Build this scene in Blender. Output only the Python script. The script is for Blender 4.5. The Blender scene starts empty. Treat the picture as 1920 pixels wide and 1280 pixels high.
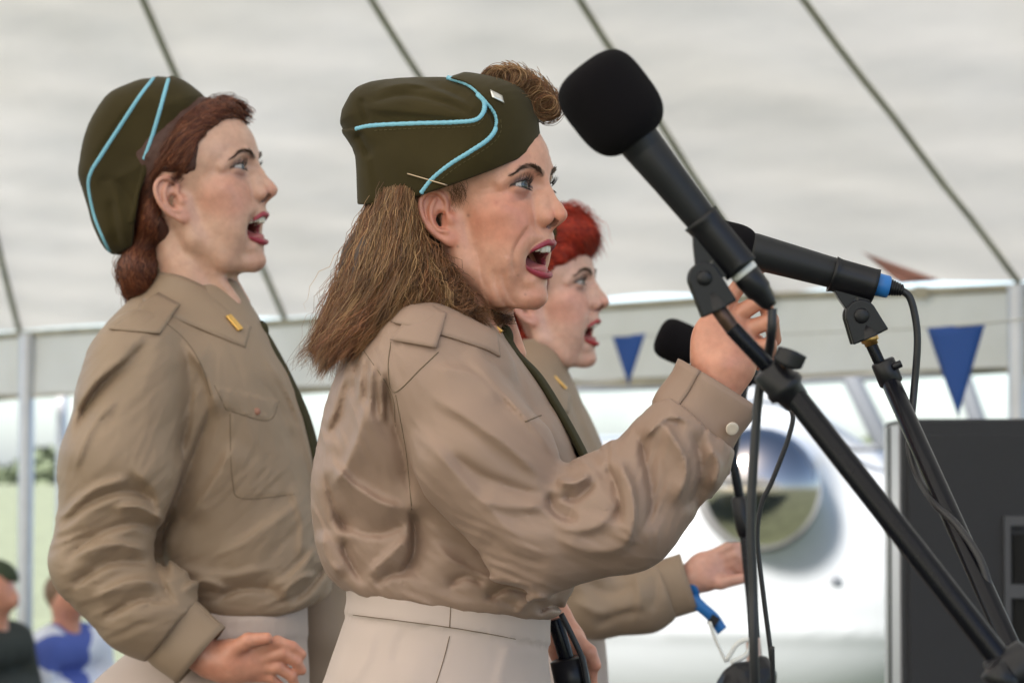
import bpy, math, random
import numpy as np
from mathutils import Vector, Matrix
sc = bpy.context.scene
COL = sc.collection
RNG = np.random.default_rng(7)
random.seed(7)
# ------------------------------------------------------------ camera, world, sun, exposure
FPX = 100/36*1920                        # focal length in photograph pixels
PITCH = math.atan(240/FPX)
CAM = np.array([0, 0, 1.65])
STAGE = 0.45
cam = bpy.data.cameras.new('camera'); camo = bpy.data.objects.new('camera', cam); COL.objects.link(camo)
cam.lens = 100; cam.sensor_width = 36; cam.clip_end = 2000; cam.clip_start = .05
camo.location = CAM; camo.rotation_euler = (math.pi/2+PITCH, 0, 0)
cam.dof.use_dof = True; cam.dof.focus_distance = 3.12; cam.dof.aperture_fstop = 8.5
sc.camera = camo
w = bpy.data.worlds.new('World'); sc.world = w; w.use_nodes = True
nt = w.node_tree; bg = nt.nodes['Background']
sky = nt.nodes.new('ShaderNodeTexSky'); sky.sky_type = 'NISHITA'; sky.sun_disc = False
SUN_EL, SUN_AZ = math.radians(43), math.radians(216)      # azimuth clockwise from +Y
sky.sun_elevation = SUN_EL; sky.sun_rotation = SUN_AZ
sky.air_density = .7; sky.dust_density = 1.6; sky.ozone_density = 0
nt.links.new(sky.outputs[0], bg.inputs[0]); bg.inputs[1].default_value = .07
sun = bpy.data.lights.new('sun', 'SUN'); sun.energy = 4.8; sun.angle = math.radians(10); sun.color = (1, .92, .83)
suno = bpy.data.objects.new('sun', sun); COL.objects.link(suno)
sd = Vector((math.sin(SUN_AZ)*math.cos(SUN_EL), math.cos(SUN_AZ)*math.cos(SUN_EL), math.sin(SUN_EL)))
suno.rotation_euler = sd.to_track_quat('Z', 'Y').to_euler(); suno.location = (0, 0, 12)
sc.view_settings.view_transform = 'Standard'; sc.view_settings.look = 'None'
sc.view_settings.exposure = 2.38; sc.view_settings.gamma = 1; sc.view_settings.use_curve_mapping = False
sc.cycles.max_bounces = 8; sc.cycles.use_denoising = True
sc.cycles.sample_clamp_indirect = 6

Fv = np.array([0, math.cos(PITCH), math.sin(PITCH)]); Rv = np.array([1., 0, 0]); Uv = np.array([0, -math.sin(PITCH), math.cos(PITCH)])
def P(u, v, D):
    """world point at depth D on the ray of photograph pixel (u, v)"""
    return CAM + D*Fv + D*(u-960)/FPX*Rv - D*(v-640)/FPX*Uv
def hit_z(u, v, z):
    d = P(u, v, 1)-CAM
    return CAM + d*((z-CAM[2])/d[2])

class Frame:
    """camera-aligned measuring frame at depth D: (u, v, w) in photograph pixels, w away from the camera"""
    def __init__(s, D): s.D = D; s.s = D/FPX
    def world(s, q):
        q = np.asarray(q, float)
        return CAM + np.outer(s.D+q[..., 2].ravel()*s.s, Fv) + np.outer((q[..., 0].ravel()-960)*s.s, Rv) - np.outer((q[..., 1].ravel()-640)*s.s, Uv)
    def q(s, u, v, w=0):
        k = 1+w/FPX
        return np.array([960+(u-960)*k, 640+(v-640)*k, w], float)
    def img(s, p):
        k = 1+p[:, 2]/FPX
        return 960+(p[:, 0]-960)/k, 640+(p[:, 1]-640)/k

# ------------------------------------------------------------ signed distance helpers
def smin(a, b, k):
    h = np.clip(.5+.5*(b-a)/k, 0, 1); return b*(1-h)+a*h-k*h*(1-h)
def smax(a, b, k): return -smin(-a, -b, k)
def sstep(a, b, x):
    t = np.clip((x-a)/(b-a), 0, 1); return t*t*(3-2*t)
def ell(p, c, r, R=None):
    q = p-np.asarray(c, np.float32)
    if R is not None: q = q@np.asarray(R, np.float32)
    r = np.asarray(r, np.float32)
    k0 = np.sqrt(((q/r)**2).sum(1)); k1 = np.sqrt(((q/(r*r))**2).sum(1))+1e-9
    return k0*(k0-1)/k1
def seg(p, a, b, ra, rb):
    a = np.asarray(a, np.float32); b = np.asarray(b, np.float32); ab = b-a
    t = np.clip((p-a)@ab/(ab@ab+1e-9), 0, 1)
    return np.sqrt((((p-a)-t[:, None]*ab)**2).sum(1))-(ra+(rb-ra)*t)
def tube(p, pts, rad, k=0):
    d = None
    for i in range(len(pts)-1):
        e = seg(p, pts[i], pts[i+1], rad[i], rad[i+1])
        d = e if d is None else (smin(d, e, k) if k else np.minimum(d, e))
    return d
def cubic(xs, ys, n=400):
    """smooth monotone-ish interpolation table -> function"""
    xs = np.asarray(xs, float); ys = np.asarray(ys, float)
    h = np.diff(xs); m = np.diff(ys)/h
    d = np.zeros_like(ys); d[0] = m[0]; d[-1] = m[-1]
    for i in range(1, len(xs)-1): d[i] = (m[i-1]*h[i]+m[i]*h[i-1])/(h[i]+h[i-1])
    X = np.linspace(xs[0], xs[-1], n); i = np.clip(np.searchsorted(xs, X)-1, 0, len(h)-1)
    t = (X-xs[i])/h[i]
    Y = (1+2*t)*(1-t)**2*ys[i]+t*(1-t)**2*h[i]*d[i]+t*t*(3-2*t)*ys[i+1]+t*t*(t-1)*h[i]*d[i+1]
    return lambda x: np.interp(x, X, Y).astype(np.float32)
def spline(pts, n=24):
    """Catmull-Rom through pts (any dimension), n points per span"""
    P_ = np.asarray(pts, float); Q = np.vstack([2*P_[0]-P_[1], P_, 2*P_[-1]-P_[-2]]); out = []
    for i in range(1, len(Q)-2):
        t = np.linspace(0, 1, n, endpoint=False)[:, None]
        a, b, c, d = Q[i-1], Q[i], Q[i+1], Q[i+2]
        out.append(.5*((2*b)+(-a+c)*t+(2*a-5*b+4*c-d)*t*t+(-a+3*b-3*c+d)*t**3))
    out.append(P_[-1:]); return np.vstack(out)
def pline(x, y, pts):
    """signed distance and arc fraction to a 2-D polyline"""
    pts = np.asarray(pts, np.float32); L = np.sqrt((np.diff(pts, axis=0)**2).sum(1)); tot = L.sum(); acc = 0
    best = np.full(x.shape, 1e9, np.float32); sg = np.ones_like(best); fr = np.zeros_like(best)
    for i in range(len(L)):
        a = pts[i]; e = pts[i+1]-a; t = np.clip(((x-a[0])*e[0]+(y-a[1])*e[1])/(L[i]**2+1e-9), 0, 1)
        dx = x-a[0]-t*e[0]; dy = y-a[1]-t*e[1]; d = np.sqrt(dx*dx+dy*dy)
        m = d < best
        best = np.where(m, d, best); sg = np.where(m, np.sign(e[0]*dy-e[1]*dx), sg); fr = np.where(m, (acc+t*L[i])/tot, fr); acc += L[i]
    return best, sg, fr
def polysd(x, y, pts):
    """signed distance to a closed 2-D polygon (negative inside)"""
    pts = np.asarray(pts, np.float32); d = np.full(x.shape, 1e18, np.float32); s = np.ones_like(d)
    n = len(pts)
    for i in range(n):
        a = pts[i]; b = pts[i-1]; e = b-a; wx = x-a[0]; wy = y-a[1]
        t = np.clip((wx*e[0]+wy*e[1])/(e@e+1e-9), 0, 1)
        d = np.minimum(d, (wx-e[0]*t)**2+(wy-e[1]*t)**2)
        c1 = y >= a[1]; c2 = y < b[1]; c3 = e[0]*wy > e[1]*wx
        s = np.where((c1 & c2 & c3) | (~c1 & ~c2 & ~c3), -s, s)
    return s*np.sqrt(d)
def fold(x, y, pts, h, w1, w2=None, smooth=True, ends=(.25, .25)):
    """a cloth fold along a 2-D line: height h, half widths to its two sides, fading to its ends"""
    pts = spline(pts, 4) if smooth and len(pts) > 2 else np.asarray(pts, float)
    w2 = w2 or w1; R = 3.2*max(w1, w2); lo, hi = pts.min(0)-R, pts.max(0)+R; bm = (x > lo[0]) & (x < hi[0]) & (y > lo[1]) & (y < hi[1]); out = np.zeros(x.shape, np.float32)
    if not bm.any(): return out
    d, s, f = pline(x[bm], y[bm], pts)
    ww = np.where(s > 0, w1, w2); pw = np.where(ww > 1.25*min(w1, w2), 1.25, 1.7)
    e = (sstep(0, ends[0], f) if ends[0] else 1)*(sstep(0, ends[1], 1-f) if ends[1] else 1)
    out[bm] = h*e*np.exp(-(d/ww)**pw); return out
def wrinkles(u, v, w, ctrl, W=16., L=90., seed=1):
    """ridged creases running along a direction field; ctrl = [(u, v, angle in degrees, strength, reach)]"""
    sx = np.zeros_like(u); sy = np.zeros_like(u); st = np.zeros_like(u); tot = np.full_like(u, 1e-6)
    for cu, cv, an, am, rr in ctrl:
        g = np.exp(-((u-cu)**2+(v-cv)**2)/rr**2); a = math.radians(2*an); sx += g*math.cos(a); sy += g*math.sin(a); st += g*am; tot += g
    th = .5*np.arctan2(sy, sx); st = st/np.maximum(tot, .35)
    out = np.zeros_like(u)
    for k, (ww, ll, am) in enumerate(((W, L, 1.), (W*.5, L*.6, .45))):
        # blend of fixed-angle ridged fields so that the coordinates stay undistorted
        n = 8; acc = np.zeros_like(u); wt = np.full_like(u, 1e-6)
        for i in range(n):
            a = math.pi*i/n; g = np.exp(-(np.sin(th-a)/.30)**2); m = g > .02
            if not m.any(): continue
            c, s = math.cos(a), math.sin(a); x = (u[m]*c+v[m]*s)/ll; y = (-u[m]*s+v[m]*c)/ww
            p = np.stack([x+i*17, y, w[m]/(ww*5)+k*9], 1); nz = vnoise(p, seed+k*5); acc[m] += g[m]*(1-2.2*np.abs(nz)); wt[m] += g[m]
        out += am*acc/wt
    return out*st
def vnoise(p, seed=0):
    """cheap smooth value noise in [-1, 1]"""
    i = np.floor(p).astype(np.int64); f = p-i; f = f*f*(3-2*f)
    def hsh(a, b, c):
        n = (a*73856093) ^ (b*19349663) ^ (c*83492791) ^ (seed*2654435)
        n = (n ^ (n >> 13))*1274126177 & 0x7fffffff
        return (n/0x3fffffff-1).astype(np.float32)
    r = 0
    for dx in (0, 1):
        for dy in (0, 1):
            for dz in (0, 1):
                wgt = (f[:, 0] if dx else 1-f[:, 0])*(f[:, 1] if dy else 1-f[:, 1])*(f[:, 2] if dz else 1-f[:, 2])
                r = r+wgt*hsh(i[:, 0]+dx, i[:, 1]+dy, i[:, 2]+dz)
    return r.astype(np.float32)

def mesh_sdf(f, lo, hi, h, B=6, band=1.3):
    """surface nets over a sparse block grid; f takes Nx3 points"""
    lo = np.asarray(lo, float); hi = np.asarray(hi, float)
    nb = np.maximum(np.ceil((hi-lo)/(h*B)).astype(int), 1)
    ax = [lo[i]+(np.arange(nb[i])+.5)*B*h for i in range(3)]
    g = np.stack(np.meshgrid(*ax, indexing='ij'), -1).reshape(-1, 3).astype(np.float32)
    c = np.concatenate([f(g[i:i+200000]) for i in range(0, len(g), 200000)])
    keep = np.abs(c) < B*h*band
    n = nb*B
    V = np.repeat(np.repeat(np.repeat(np.where(c > 0, 1e3, -1e3).reshape(nb).astype(np.float32), B, 0), B, 1), B, 2)
    bi = np.stack(np.unravel_index(np.nonzero(keep)[0], nb), -1)
    o = np.stack(np.meshgrid(*[np.arange(B)]*3, indexing='ij'), -1).reshape(-1, 3)
    for k in range(0, len(bi), 2500):
        idx = (bi[k:k+2500, None]*B+o[None]).reshape(-1, 3)
        V[idx[:, 0], idx[:, 1], idx[:, 2]] = f((lo+(idx+.5)*h).astype(np.float32))
    ins = V < 0
    cs = np.zeros(n-1, np.int8)
    for a in (0, 1):
        for b in (0, 1):
            for d in (0, 1): cs += ins[a:n[0]-1+a, b:n[1]-1+b, d:n[2]-1+d]
    act = np.argwhere((cs > 0) & (cs < 8)); vid = np.full(n-1, -1, np.int32); vid[tuple(act.T)] = np.arange(len(act))
    cor = np.array([(a, b, d) for a in (0, 1) for b in (0, 1) for d in (0, 1)])
    vals = np.stack([V[act[:, 0]+q[0], act[:, 1]+q[1], act[:, 2]+q[2]] for q in cor], 1)
    acc = np.zeros((len(act), 3)); cnt = np.zeros(len(act))
    for i in range(8):
        for j in range(i+1, 8):
            if np.abs(cor[i]-cor[j]).sum() != 1: continue
            m = (vals[:, i] < 0) != (vals[:, j] < 0)
            t = np.clip(vals[m, i]/(vals[m, i]-vals[m, j]), 0, 1)
            acc[m] += cor[i]+t[:, None]*(cor[j]-cor[i]); cnt[m] += 1
    vert = lo+(act+acc/cnt[:, None]+.5)*h
    quads = []
    for a in range(3):
        b, d = (a+1) % 3, (a+2) % 3
        s0 = [slice(1, n[i]-1) for i in range(3)]; s1 = list(s0); s0[a] = slice(0, n[a]-1); s1[a] = slice(1, n[a])
        A, Bq = ins[tuple(s0)], ins[tuple(s1)]
        e = np.argwhere(A != Bq); st = A[tuple(e.T)]
        off = np.ones(3, int); off[a] = 0; e = e+off
        def cell(db, dd):
            q = e.copy(); q[:, b] -= db; q[:, d] -= dd; return vid[tuple(q.T)]
        Q = np.stack([cell(1, 1), cell(0, 1), cell(0, 0), cell(1, 0)], 1)
        Q[~st] = Q[~st][:, ::-1]; quads.append(Q)
    Q = np.concatenate(quads); Q = Q[(Q >= 0).all(1)]
    return vert, Q
def relax(v, q, it=1, lam=.5):
    """light Laplacian smoothing of a surface-nets mesh"""
    for _ in range(it):
        acc = np.zeros_like(v); c = np.zeros(len(v))
        for i in range(4):
            for j in ((i+1) % 4, (i-1) % 4):
                np.add.at(acc, q[:, i], v[q[:, j]]); np.add.at(c, q[:, i], 1)
        m = c > 0; v = v.copy(); v[m] += lam*(acc[m]/c[m, None]-v[m])
    return v
def trace(f, frame, uv, w0=-500, w1=500, n=60, far=False):
    """where camera rays of photograph pixels uv first meet the surface f<0 (in the frame's units)"""
    uv = np.asarray(uv, float); ws = np.linspace(w0, w1, n); k = 1+ws/FPX
    pts = np.stack([960+(uv[:, 0:1]-960)*k, 640+(uv[:, 1:2]-640)*k, np.broadcast_to(ws, (len(uv), n))], -1)
    d = f(pts.reshape(-1, 3).astype(np.float32)).reshape(len(uv), n)
    ins = d < 0; has = ins.any(1); i = np.where(has, ins.argmax(1), d.argmin(1)); i0 = np.maximum(i-1, 0)
    r = np.arange(len(uv)); d0, d1 = d[r, i0], d[r, i]
    t = np.where(has, np.clip(d0/(d0-d1+1e-9), 0, 1), 1)
    ww = ws[i0]+t*(ws[i]-ws[i0]); kk = 1+ww/FPX
    return np.stack([960+(uv[:, 0]-960)*kk, 640+(uv[:, 1]-640)*kk, ww], 1)

# ------------------------------------------------------------ mesh helpers
def link(name, me, parent=None, mat=None, smooth=True):
    o = bpy.data.objects.new(name, me); COL.objects.link(o)
    if mat is not None:
        for m in (mat if isinstance(mat, (list, tuple)) else [mat]): me.materials.append(m)
    if smooth and len(me.polygons): me.polygons.foreach_set('use_smooth', np.ones(len(me.polygons), bool))
    if parent is not None: o.parent = parent
    return o
def mk(name, v, f, parent=None, mat=None, smooth=True, col=None, mi=None, origin=None):
    """mesh object from WORLD vertices; children are stored relative to the parent chain's location"""
    v = np.asarray(v, float); off = np.zeros(3); q = parent
    while q is not None: off += np.array(q.location); q = q.parent
    if origin is not None: origin = np.asarray(origin, float)
    base = off if origin is None else origin
    me = bpy.data.meshes.new(name); v = v-base
    if isinstance(f, np.ndarray) and f.ndim == 2:
        k = f.shape[1]; me.vertices.add(len(v)); me.vertices.foreach_set('co', v.ravel().astype(np.float32))
        me.loops.add(f.size); me.loops.foreach_set('vertex_index', f.ravel().astype(np.int32))
        me.polygons.add(len(f)); me.polygons.foreach_set('loop_start', (np.arange(len(f))*k).astype(np.int32))
        me.update(calc_edges=True)
    else: me.from_pydata([tuple(x) for x in v], [], [tuple(int(i) for i in x) for x in f])
    me.validate()
    if col is not None:
        a = me.color_attributes.new('Col', 'FLOAT_COLOR', 'POINT')
        a.data.foreach_set('color', np.concatenate([col, np.ones((len(col), 1))], 1).ravel().astype(np.float32))
    if mi is not None: me.polygons.foreach_set('material_index', np.asarray(mi, np.int32))
    o = link(name, me, parent, mat, smooth)
    if origin is not None: o.location = origin-off
    return o
def thing(name, label, cat, loc=(0, 0, 0), group=None):
    o = bpy.data.objects.new(name, None); COL.objects.link(o); o.location = loc; o.empty_display_size = .1
    return tag(o, label, cat, group)
def tag(o, label=None, cat=None, group=None, kind=None):
    if label: o['label'] = label
    if cat: o['category'] = cat
    if group: o['group'] = group
    if kind: o['kind'] = kind
    return o
class MB:
    """collects quads / tris"""
    def __init__(s): s.v = []; s.f = []; s.n = 0
    def add(s, v, f):
        v = np.asarray(v, float); s.v.append(v); s.f += [tuple(int(i)+s.n for i in x) for x in f]; s.n += len(v)
    def box(s, c, d, R=None):
        c = np.asarray(c, float); d = np.asarray(d, float)/2
        v = np.array([(x, y, z) for x in (-1, 1) for y in (-1, 1) for z in (-1, 1)])*d
        if R is not None: v = v@np.asarray(R).T
        s.add(v+c, [(0, 1, 3, 2), (4, 6, 7, 5), (0, 4, 5, 1), (2, 3, 7, 6), (0, 2, 6, 4), (1, 5, 7, 3)])
    def tube(s, pts, rad, n=12, cap=True, flat=None):
        v, f = sweep(pts, rad, n, cap, flat); s.add(v, f)
    def build(s, name, parent=None, mat=None, smooth=True, **k):
        return mk(name, np.vstack(s.v), s.f, parent, mat, smooth, **k)
def sweep(pts, rad, n=12, cap=True, flat=None):
    pts = np.asarray(pts, float); m = len(pts); rad = np.broadcast_to(np.asarray(rad, float), (m,))
    T = np.gradient(pts, axis=0); T /= np.linalg.norm(T, axis=1)[:, None]+1e-12
    a = np.array([0, 0, 1.]) if abs(T[0][2]) < .9 else np.array([1., 0, 0])
    N = np.zeros_like(pts); N[0] = np.cross(T[0], a); N[0] /= np.linalg.norm(N[0])
    for i in range(1, m):
        x = N[i-1]-T[i]*(N[i-1]@T[i]); N[i] = x/(np.linalg.norm(x)+1e-12)
    Bn = np.cross(T, N); th = np.arange(n)*2*math.pi/n
    e1, e2 = flat or (1, 1)
    v = pts[:, None]+rad[:, None, None]*(np.cos(th)[None, :, None]*N[:, None]*e1+np.sin(th)[None, :, None]*Bn[:, None]*e2)
    f = [(i*n+j, i*n+(j+1) % n, (i+1)*n+(j+1) % n, (i+1)*n+j) for i in range(m-1) for j in range(n)]
    if cap: f += [tuple(range(n))[::-1], tuple((m-1)*n+j for j in range(n))]
    return v.reshape(-1, 3), f
def lathe(a, b, prof, n=32):
    """revolve profile [(t along a->b in metres, radius)] about the axis from point a towards b"""
    a = np.asarray(a, float); d = np.asarray(b, float)-a; d /= np.linalg.norm(d)
    x = np.cross(d, (0, 0, 1) if abs(d[2]) < .9 else (1, 0, 0)); x /= np.linalg.norm(x); y = np.cross(d, x)
    th = np.arange(n)*2*math.pi/n; v = []; f = []
    for t, r in prof: v += list(a+d*t+r*(np.cos(th)[:, None]*x+np.sin(th)[:, None]*y))
    m = len(prof)
    f = [(i*n+j, i*n+(j+1) % n, (i+1)*n+(j+1) % n, (i+1)*n+j) for i in range(m-1) for j in range(n)]
    f += [tuple(range(n))[::-1], tuple((m-1)*n+j for j in range(n))]
    return np.array(v), f
def strands(curves, rad, name, parent, mat, tip=.25, col=None, sides=3):
    """hair: curves (S, M, 3) world -> thin tapered tubes in one mesh"""
    C = np.asarray(curves, float); S, M, _ = C.shape
    T = np.gradient(C, axis=1); T /= np.linalg.norm(T, axis=2, keepdims=True)+1e-12
    ref = np.array([.3, -.9, .3]); N = np.cross(T, ref); N /= np.linalg.norm(N, axis=2, keepdims=True)+1e-12; Bn = np.cross(T, N)
    t = np.linspace(0, 1, M); taper = np.minimum(1, (1-t)/.35)*(1-tip)+tip
    rad = np.broadcast_to(np.asarray(rad, float), (S,))
    R = rad[:, None]*taper
    th = np.arange(sides)*2*math.pi/sides
    v = C[:, :, None]+R[:, :, None, None]*(np.cos(th)[None, None, :, None]*N[:, :, None]+np.sin(th)[None, None, :, None]*Bn[:, :, None])
    i = np.arange(M-1)[:, None]*sides; j = np.arange(sides)[None]; jn = (j+1) % sides
    f0 = np.stack([i+j, i+jn, i+sides+jn, i+sides+j], -1).reshape(-1, 4)
    F_ = (np.arange(S)[:, None, None]*M*sides+f0[None]).reshape(-1, 4)
    cc = None
    if col is not None: cc = np.repeat(np.asarray(col), M*sides, 0)
    o = mk(name, v.reshape(-1, 3), F_, parent, mat, col=cc); o['kind'] = 'stuff'; return o
def rounded(L, r, k=1, n=7):
    """profile of a rod of length L, radius r, with small rounded ends"""
    return [(0, r-k)]+[(k*(1-math.cos(i*math.pi/2/n)), r-k+k*math.sin(i*math.pi/2/n)) for i in range(1, n+1)]+[(L-k*(1-math.cos(i*math.pi/2/n)), r-k+k*math.sin(i*math.pi/2/n)) for i in range(n, -1, -1)]
def rod(a, b, r, name, parent, m, n=24, k=None):
    L = float(np.linalg.norm(np.asarray(b)-np.asarray(a))); v, f = lathe(a, b, rounded(L, r, k or r*.12, 3), n); return mk(name, v, f, parent, m)
# ------------------------------------------------------------ materials
def mat(name, base=(.5, .5, .5), rough=.6, metal=0, spec=.5, vcol=False, var=0, vscale=8, bump=0, bscale=200, bdet=4, sheen=0, sss=0, coat=0, bdist=.001, weave=None, trans=0, stretch=None, aniso=0, var2=None):
    m = bpy.data.materials.new(name); m.use_nodes = True; N = m.node_tree.nodes; L = m.node_tree.links; b = N['Principled BSDF']
    b.inputs['Roughness'].default_value = rough; b.inputs['Metallic'].default_value = metal
    b.inputs['Specular IOR Level'].default_value = spec; b.inputs['Sheen Weight'].default_value = sheen
    b.inputs['Coat Weight'].default_value = coat
    if sss:
        b.inputs['Subsurface Weight'].default_value = sss; b.inputs['Subsurface Radius'].default_value = (1, .35, .2); b.inputs['Subsurface Scale'].default_value = .006
    tc = N.new('ShaderNodeTexCoord')
    co = tc.outputs['Object']
    if vcol:
        a = N.new('ShaderNodeAttribute'); a.attribute_name = 'Col'; src = a.outputs['Color']
    else:
        r = N.new('ShaderNodeRGB'); r.outputs[0].default_value = (*base, 1); src = r.outputs[0]
    if var:
        n = N.new('ShaderNodeTexNoise'); n.inputs['Scale'].default_value = vscale; n.inputs['Detail'].default_value = 5
        v_in = co
        if stretch:
            mp = N.new('ShaderNodeMapping'); mp.inputs['Scale'].default_value = stretch; L.new(co, mp.inputs['Vector']); v_in = mp.outputs[0]
        L.new(v_in, n.inputs['Vector'])
        mr = N.new('ShaderNodeMapRange'); mr.inputs['From Min'].default_value = .25; mr.inputs['From Max'].default_value = .75
        mr.inputs['To Min'].default_value = 1-var; mr.inputs['To Max'].default_value = 1+var; L.new(n.outputs['Fac'], mr.inputs['Value'])
        mx = N.new('ShaderNodeVectorMath'); mx.operation = 'MULTIPLY'; L.new(src, mx.inputs[0]); L.new(mr.outputs[0], mx.inputs[1]); src = mx.outputs[0]
        if var2:
            n2 = N.new('ShaderNodeTexNoise'); n2.inputs['Scale'].default_value = var2[0]; n2.inputs['Detail'].default_value = 3; L.new(co, n2.inputs['Vector'])
            mr2 = N.new('ShaderNodeMapRange'); mr2.inputs['From Min'].default_value = .35; mr2.inputs['From Max'].default_value = .7; L.new(n2.outputs['Fac'], mr2.inputs['Value'])
            mx2 = N.new('ShaderNodeMix'); mx2.data_type = 'RGBA'; mx2.blend_type = 'MULTIPLY'
            L.new(mr2.outputs[0], mx2.inputs[0]); L.new(src, mx2.inputs[6]); mx2.inputs[7].default_value = (*var2[1], 1); src = mx2.outputs[2]
    L.new(src, b.inputs['Base Color'])
    h = None
    if weave:
        ws = []
        for d in ('X', 'Z'):
            wv = N.new('ShaderNodeTexWave'); wv.bands_direction = d; wv.inputs['Scale'].default_value = weave; wv.inputs['Distortion'].default_value = .6; L.new(co, wv.inputs['Vector']); ws.append(wv)
        ad = N.new('ShaderNodeMath'); L.new(ws[0].outputs['Fac'], ad.inputs[0]); L.new(ws[1].outputs['Fac'], ad.inputs[1]); h = ad.outputs[0]
    if bump:
        n = N.new('ShaderNodeTexNoise'); n.inputs['Scale'].default_value = bscale; n.inputs['Detail'].default_value = bdet; L.new(co, n.inputs['Vector'])
        hh = n.outputs['Fac']
        if h is not None:
            ad = N.new('ShaderNodeMath'); L.new(h, ad.inputs[0]); L.new(hh, ad.inputs[1]); hh = ad.outputs[0]
        bp = N.new('ShaderNodeBump'); bp.inputs['Strength'].default_value = bump; bp.inputs['Distance'].default_value = bdist
        L.new(hh, bp.inputs['Height']); L.new(bp.outputs[0], b.inputs['Normal'])
    if trans:
        out = N['Material Output']; t = N.new('ShaderNodeBsdfTranslucent'); L.new(src, t.inputs[0])
        ms = N.new('ShaderNodeMixShader'); ms.inputs[0].default_value = trans; L.new(b.outputs[0], ms.inputs[1]); L.new(t.outputs[0], ms.inputs[2]); L.new(ms.outputs[0], out.inputs[0])
    return m
M = {}
M['skin'] = mat('skin', vcol=True, rough=.36, spec=.5, var=.10, vscale=90, bump=.22, bscale=700, sss=.16, bdist=.0006)
M['eye_white'] = mat('eye_surface', vcol=True, rough=.12, spec=.6, coat=.25)
M['teeth'] = mat('teeth', (.78, .72, .62), rough=.2, var=.05)
M['tongue'] = mat('tongue', (.40, .13, .13), rough=.3, bump=.3, bscale=500, sss=.1)
M['shirt_tan'] = mat('shirt_cotton_tan', (.305, .206, .158), rough=.5, spec=.35, var=.04, vscale=5, bump=.12, bscale=1400, sheen=.03, weave=900, bdist=.0004)
M['shirt_olive'] = mat('shirt_cotton_olive', (.285, .205, .145), rough=.5, spec=.35, var=.04, vscale=5, bump=.12, bscale=1400, sheen=.03, weave=900, bdist=.0004)
M['skirt'] = mat('skirt_twill_beige', (.49, .395, .355), rough=.75, spec=.25, var=.04, vscale=5, bump=.15, bscale=1200, sheen=.1, weave=800, bdist=.0004)
M['wool'] = mat('olive_wool', (.038, .028, .0085), rough=.85, spec=.2, var=.14, vscale=14, bump=.3, bscale=900, sheen=.06, bdist=.0006)
M['tie'] = mat('olive_tie_cloth', (.040, .034, .014), rough=.8, spec=.2, var=.1, vscale=30, bump=.2, bscale=900, bdist=.0005)
M['piping'] = mat('blue_cord', (.20, .48, .62), rough=.6, var=.12, vscale=400, bump=.5, bscale=600, bdist=.0006)
M['brown_hair'] = mat('brown_hair', vcol=True, rough=.38, spec=.45)
M['hair_base'] = mat('brown_hair_base', (.055, .028, .014), rough=.7, bump=.6, bscale=300)  # dark brown solid hair under the strands
M['lash'] = mat('lash_black', (.006, .005, .005), rough=.5)
M['gold'] = mat('brass_pin', (.80, .50, .16), rough=.28, metal=1, var=.1, vscale=300)
M['silver'] = mat('silver_pin', (.75, .74, .72), rough=.3, metal=1)
M['wire'] = mat('hair_pin', (.55, .42, .30), rough=.35, metal=1)
M['foam'] = mat('black_foam', (.006, .005, .0065), rough=1, spec=.15, bump=.8, bscale=1500, bdist=.001)
M['mic'] = mat('mic_enamel', (.012, .013, .016), rough=.45, spec=.3, bump=.05, bscale=800, var=.1, vscale=40)
M['plastic'] = mat('black_plastic', (.007, .007, .010), rough=.36, spec=.35, bump=.06, bscale=700, var=.15, vscale=30)
M['rubber'] = mat('cable_rubber', (.012, .012, .016), rough=.45, spec=.5)
M['stand'] = mat('stand_paint', (.004, .0045, .008), rough=.25, spec=.2, var=.2, vscale=40, bump=.04, bscale=300)
M['scratched'] = mat('worn_steel', (.10, .06, .045), rough=.4, metal=.7, var=.3, vscale=120)
M['brass'] = mat('brass_thread', (.55, .33, .12), rough=.3, metal=1)
M['blue_plastic'] = mat('blue_plastic', (.02, .16, .48), rough=.4)
M['white_plastic'] = mat('white_plastic', (.7, .7, .68), rough=.4)
M['pearl'] = mat('shirt_button', (.55, .46, .38), rough=.15, coat=.5)
M['thread'] = mat('stitching', (.16, .115, .075), rough=.9)
M['thread_dark'] = mat('stitching_dark', (.12, .095, .04), rough=.9)
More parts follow.
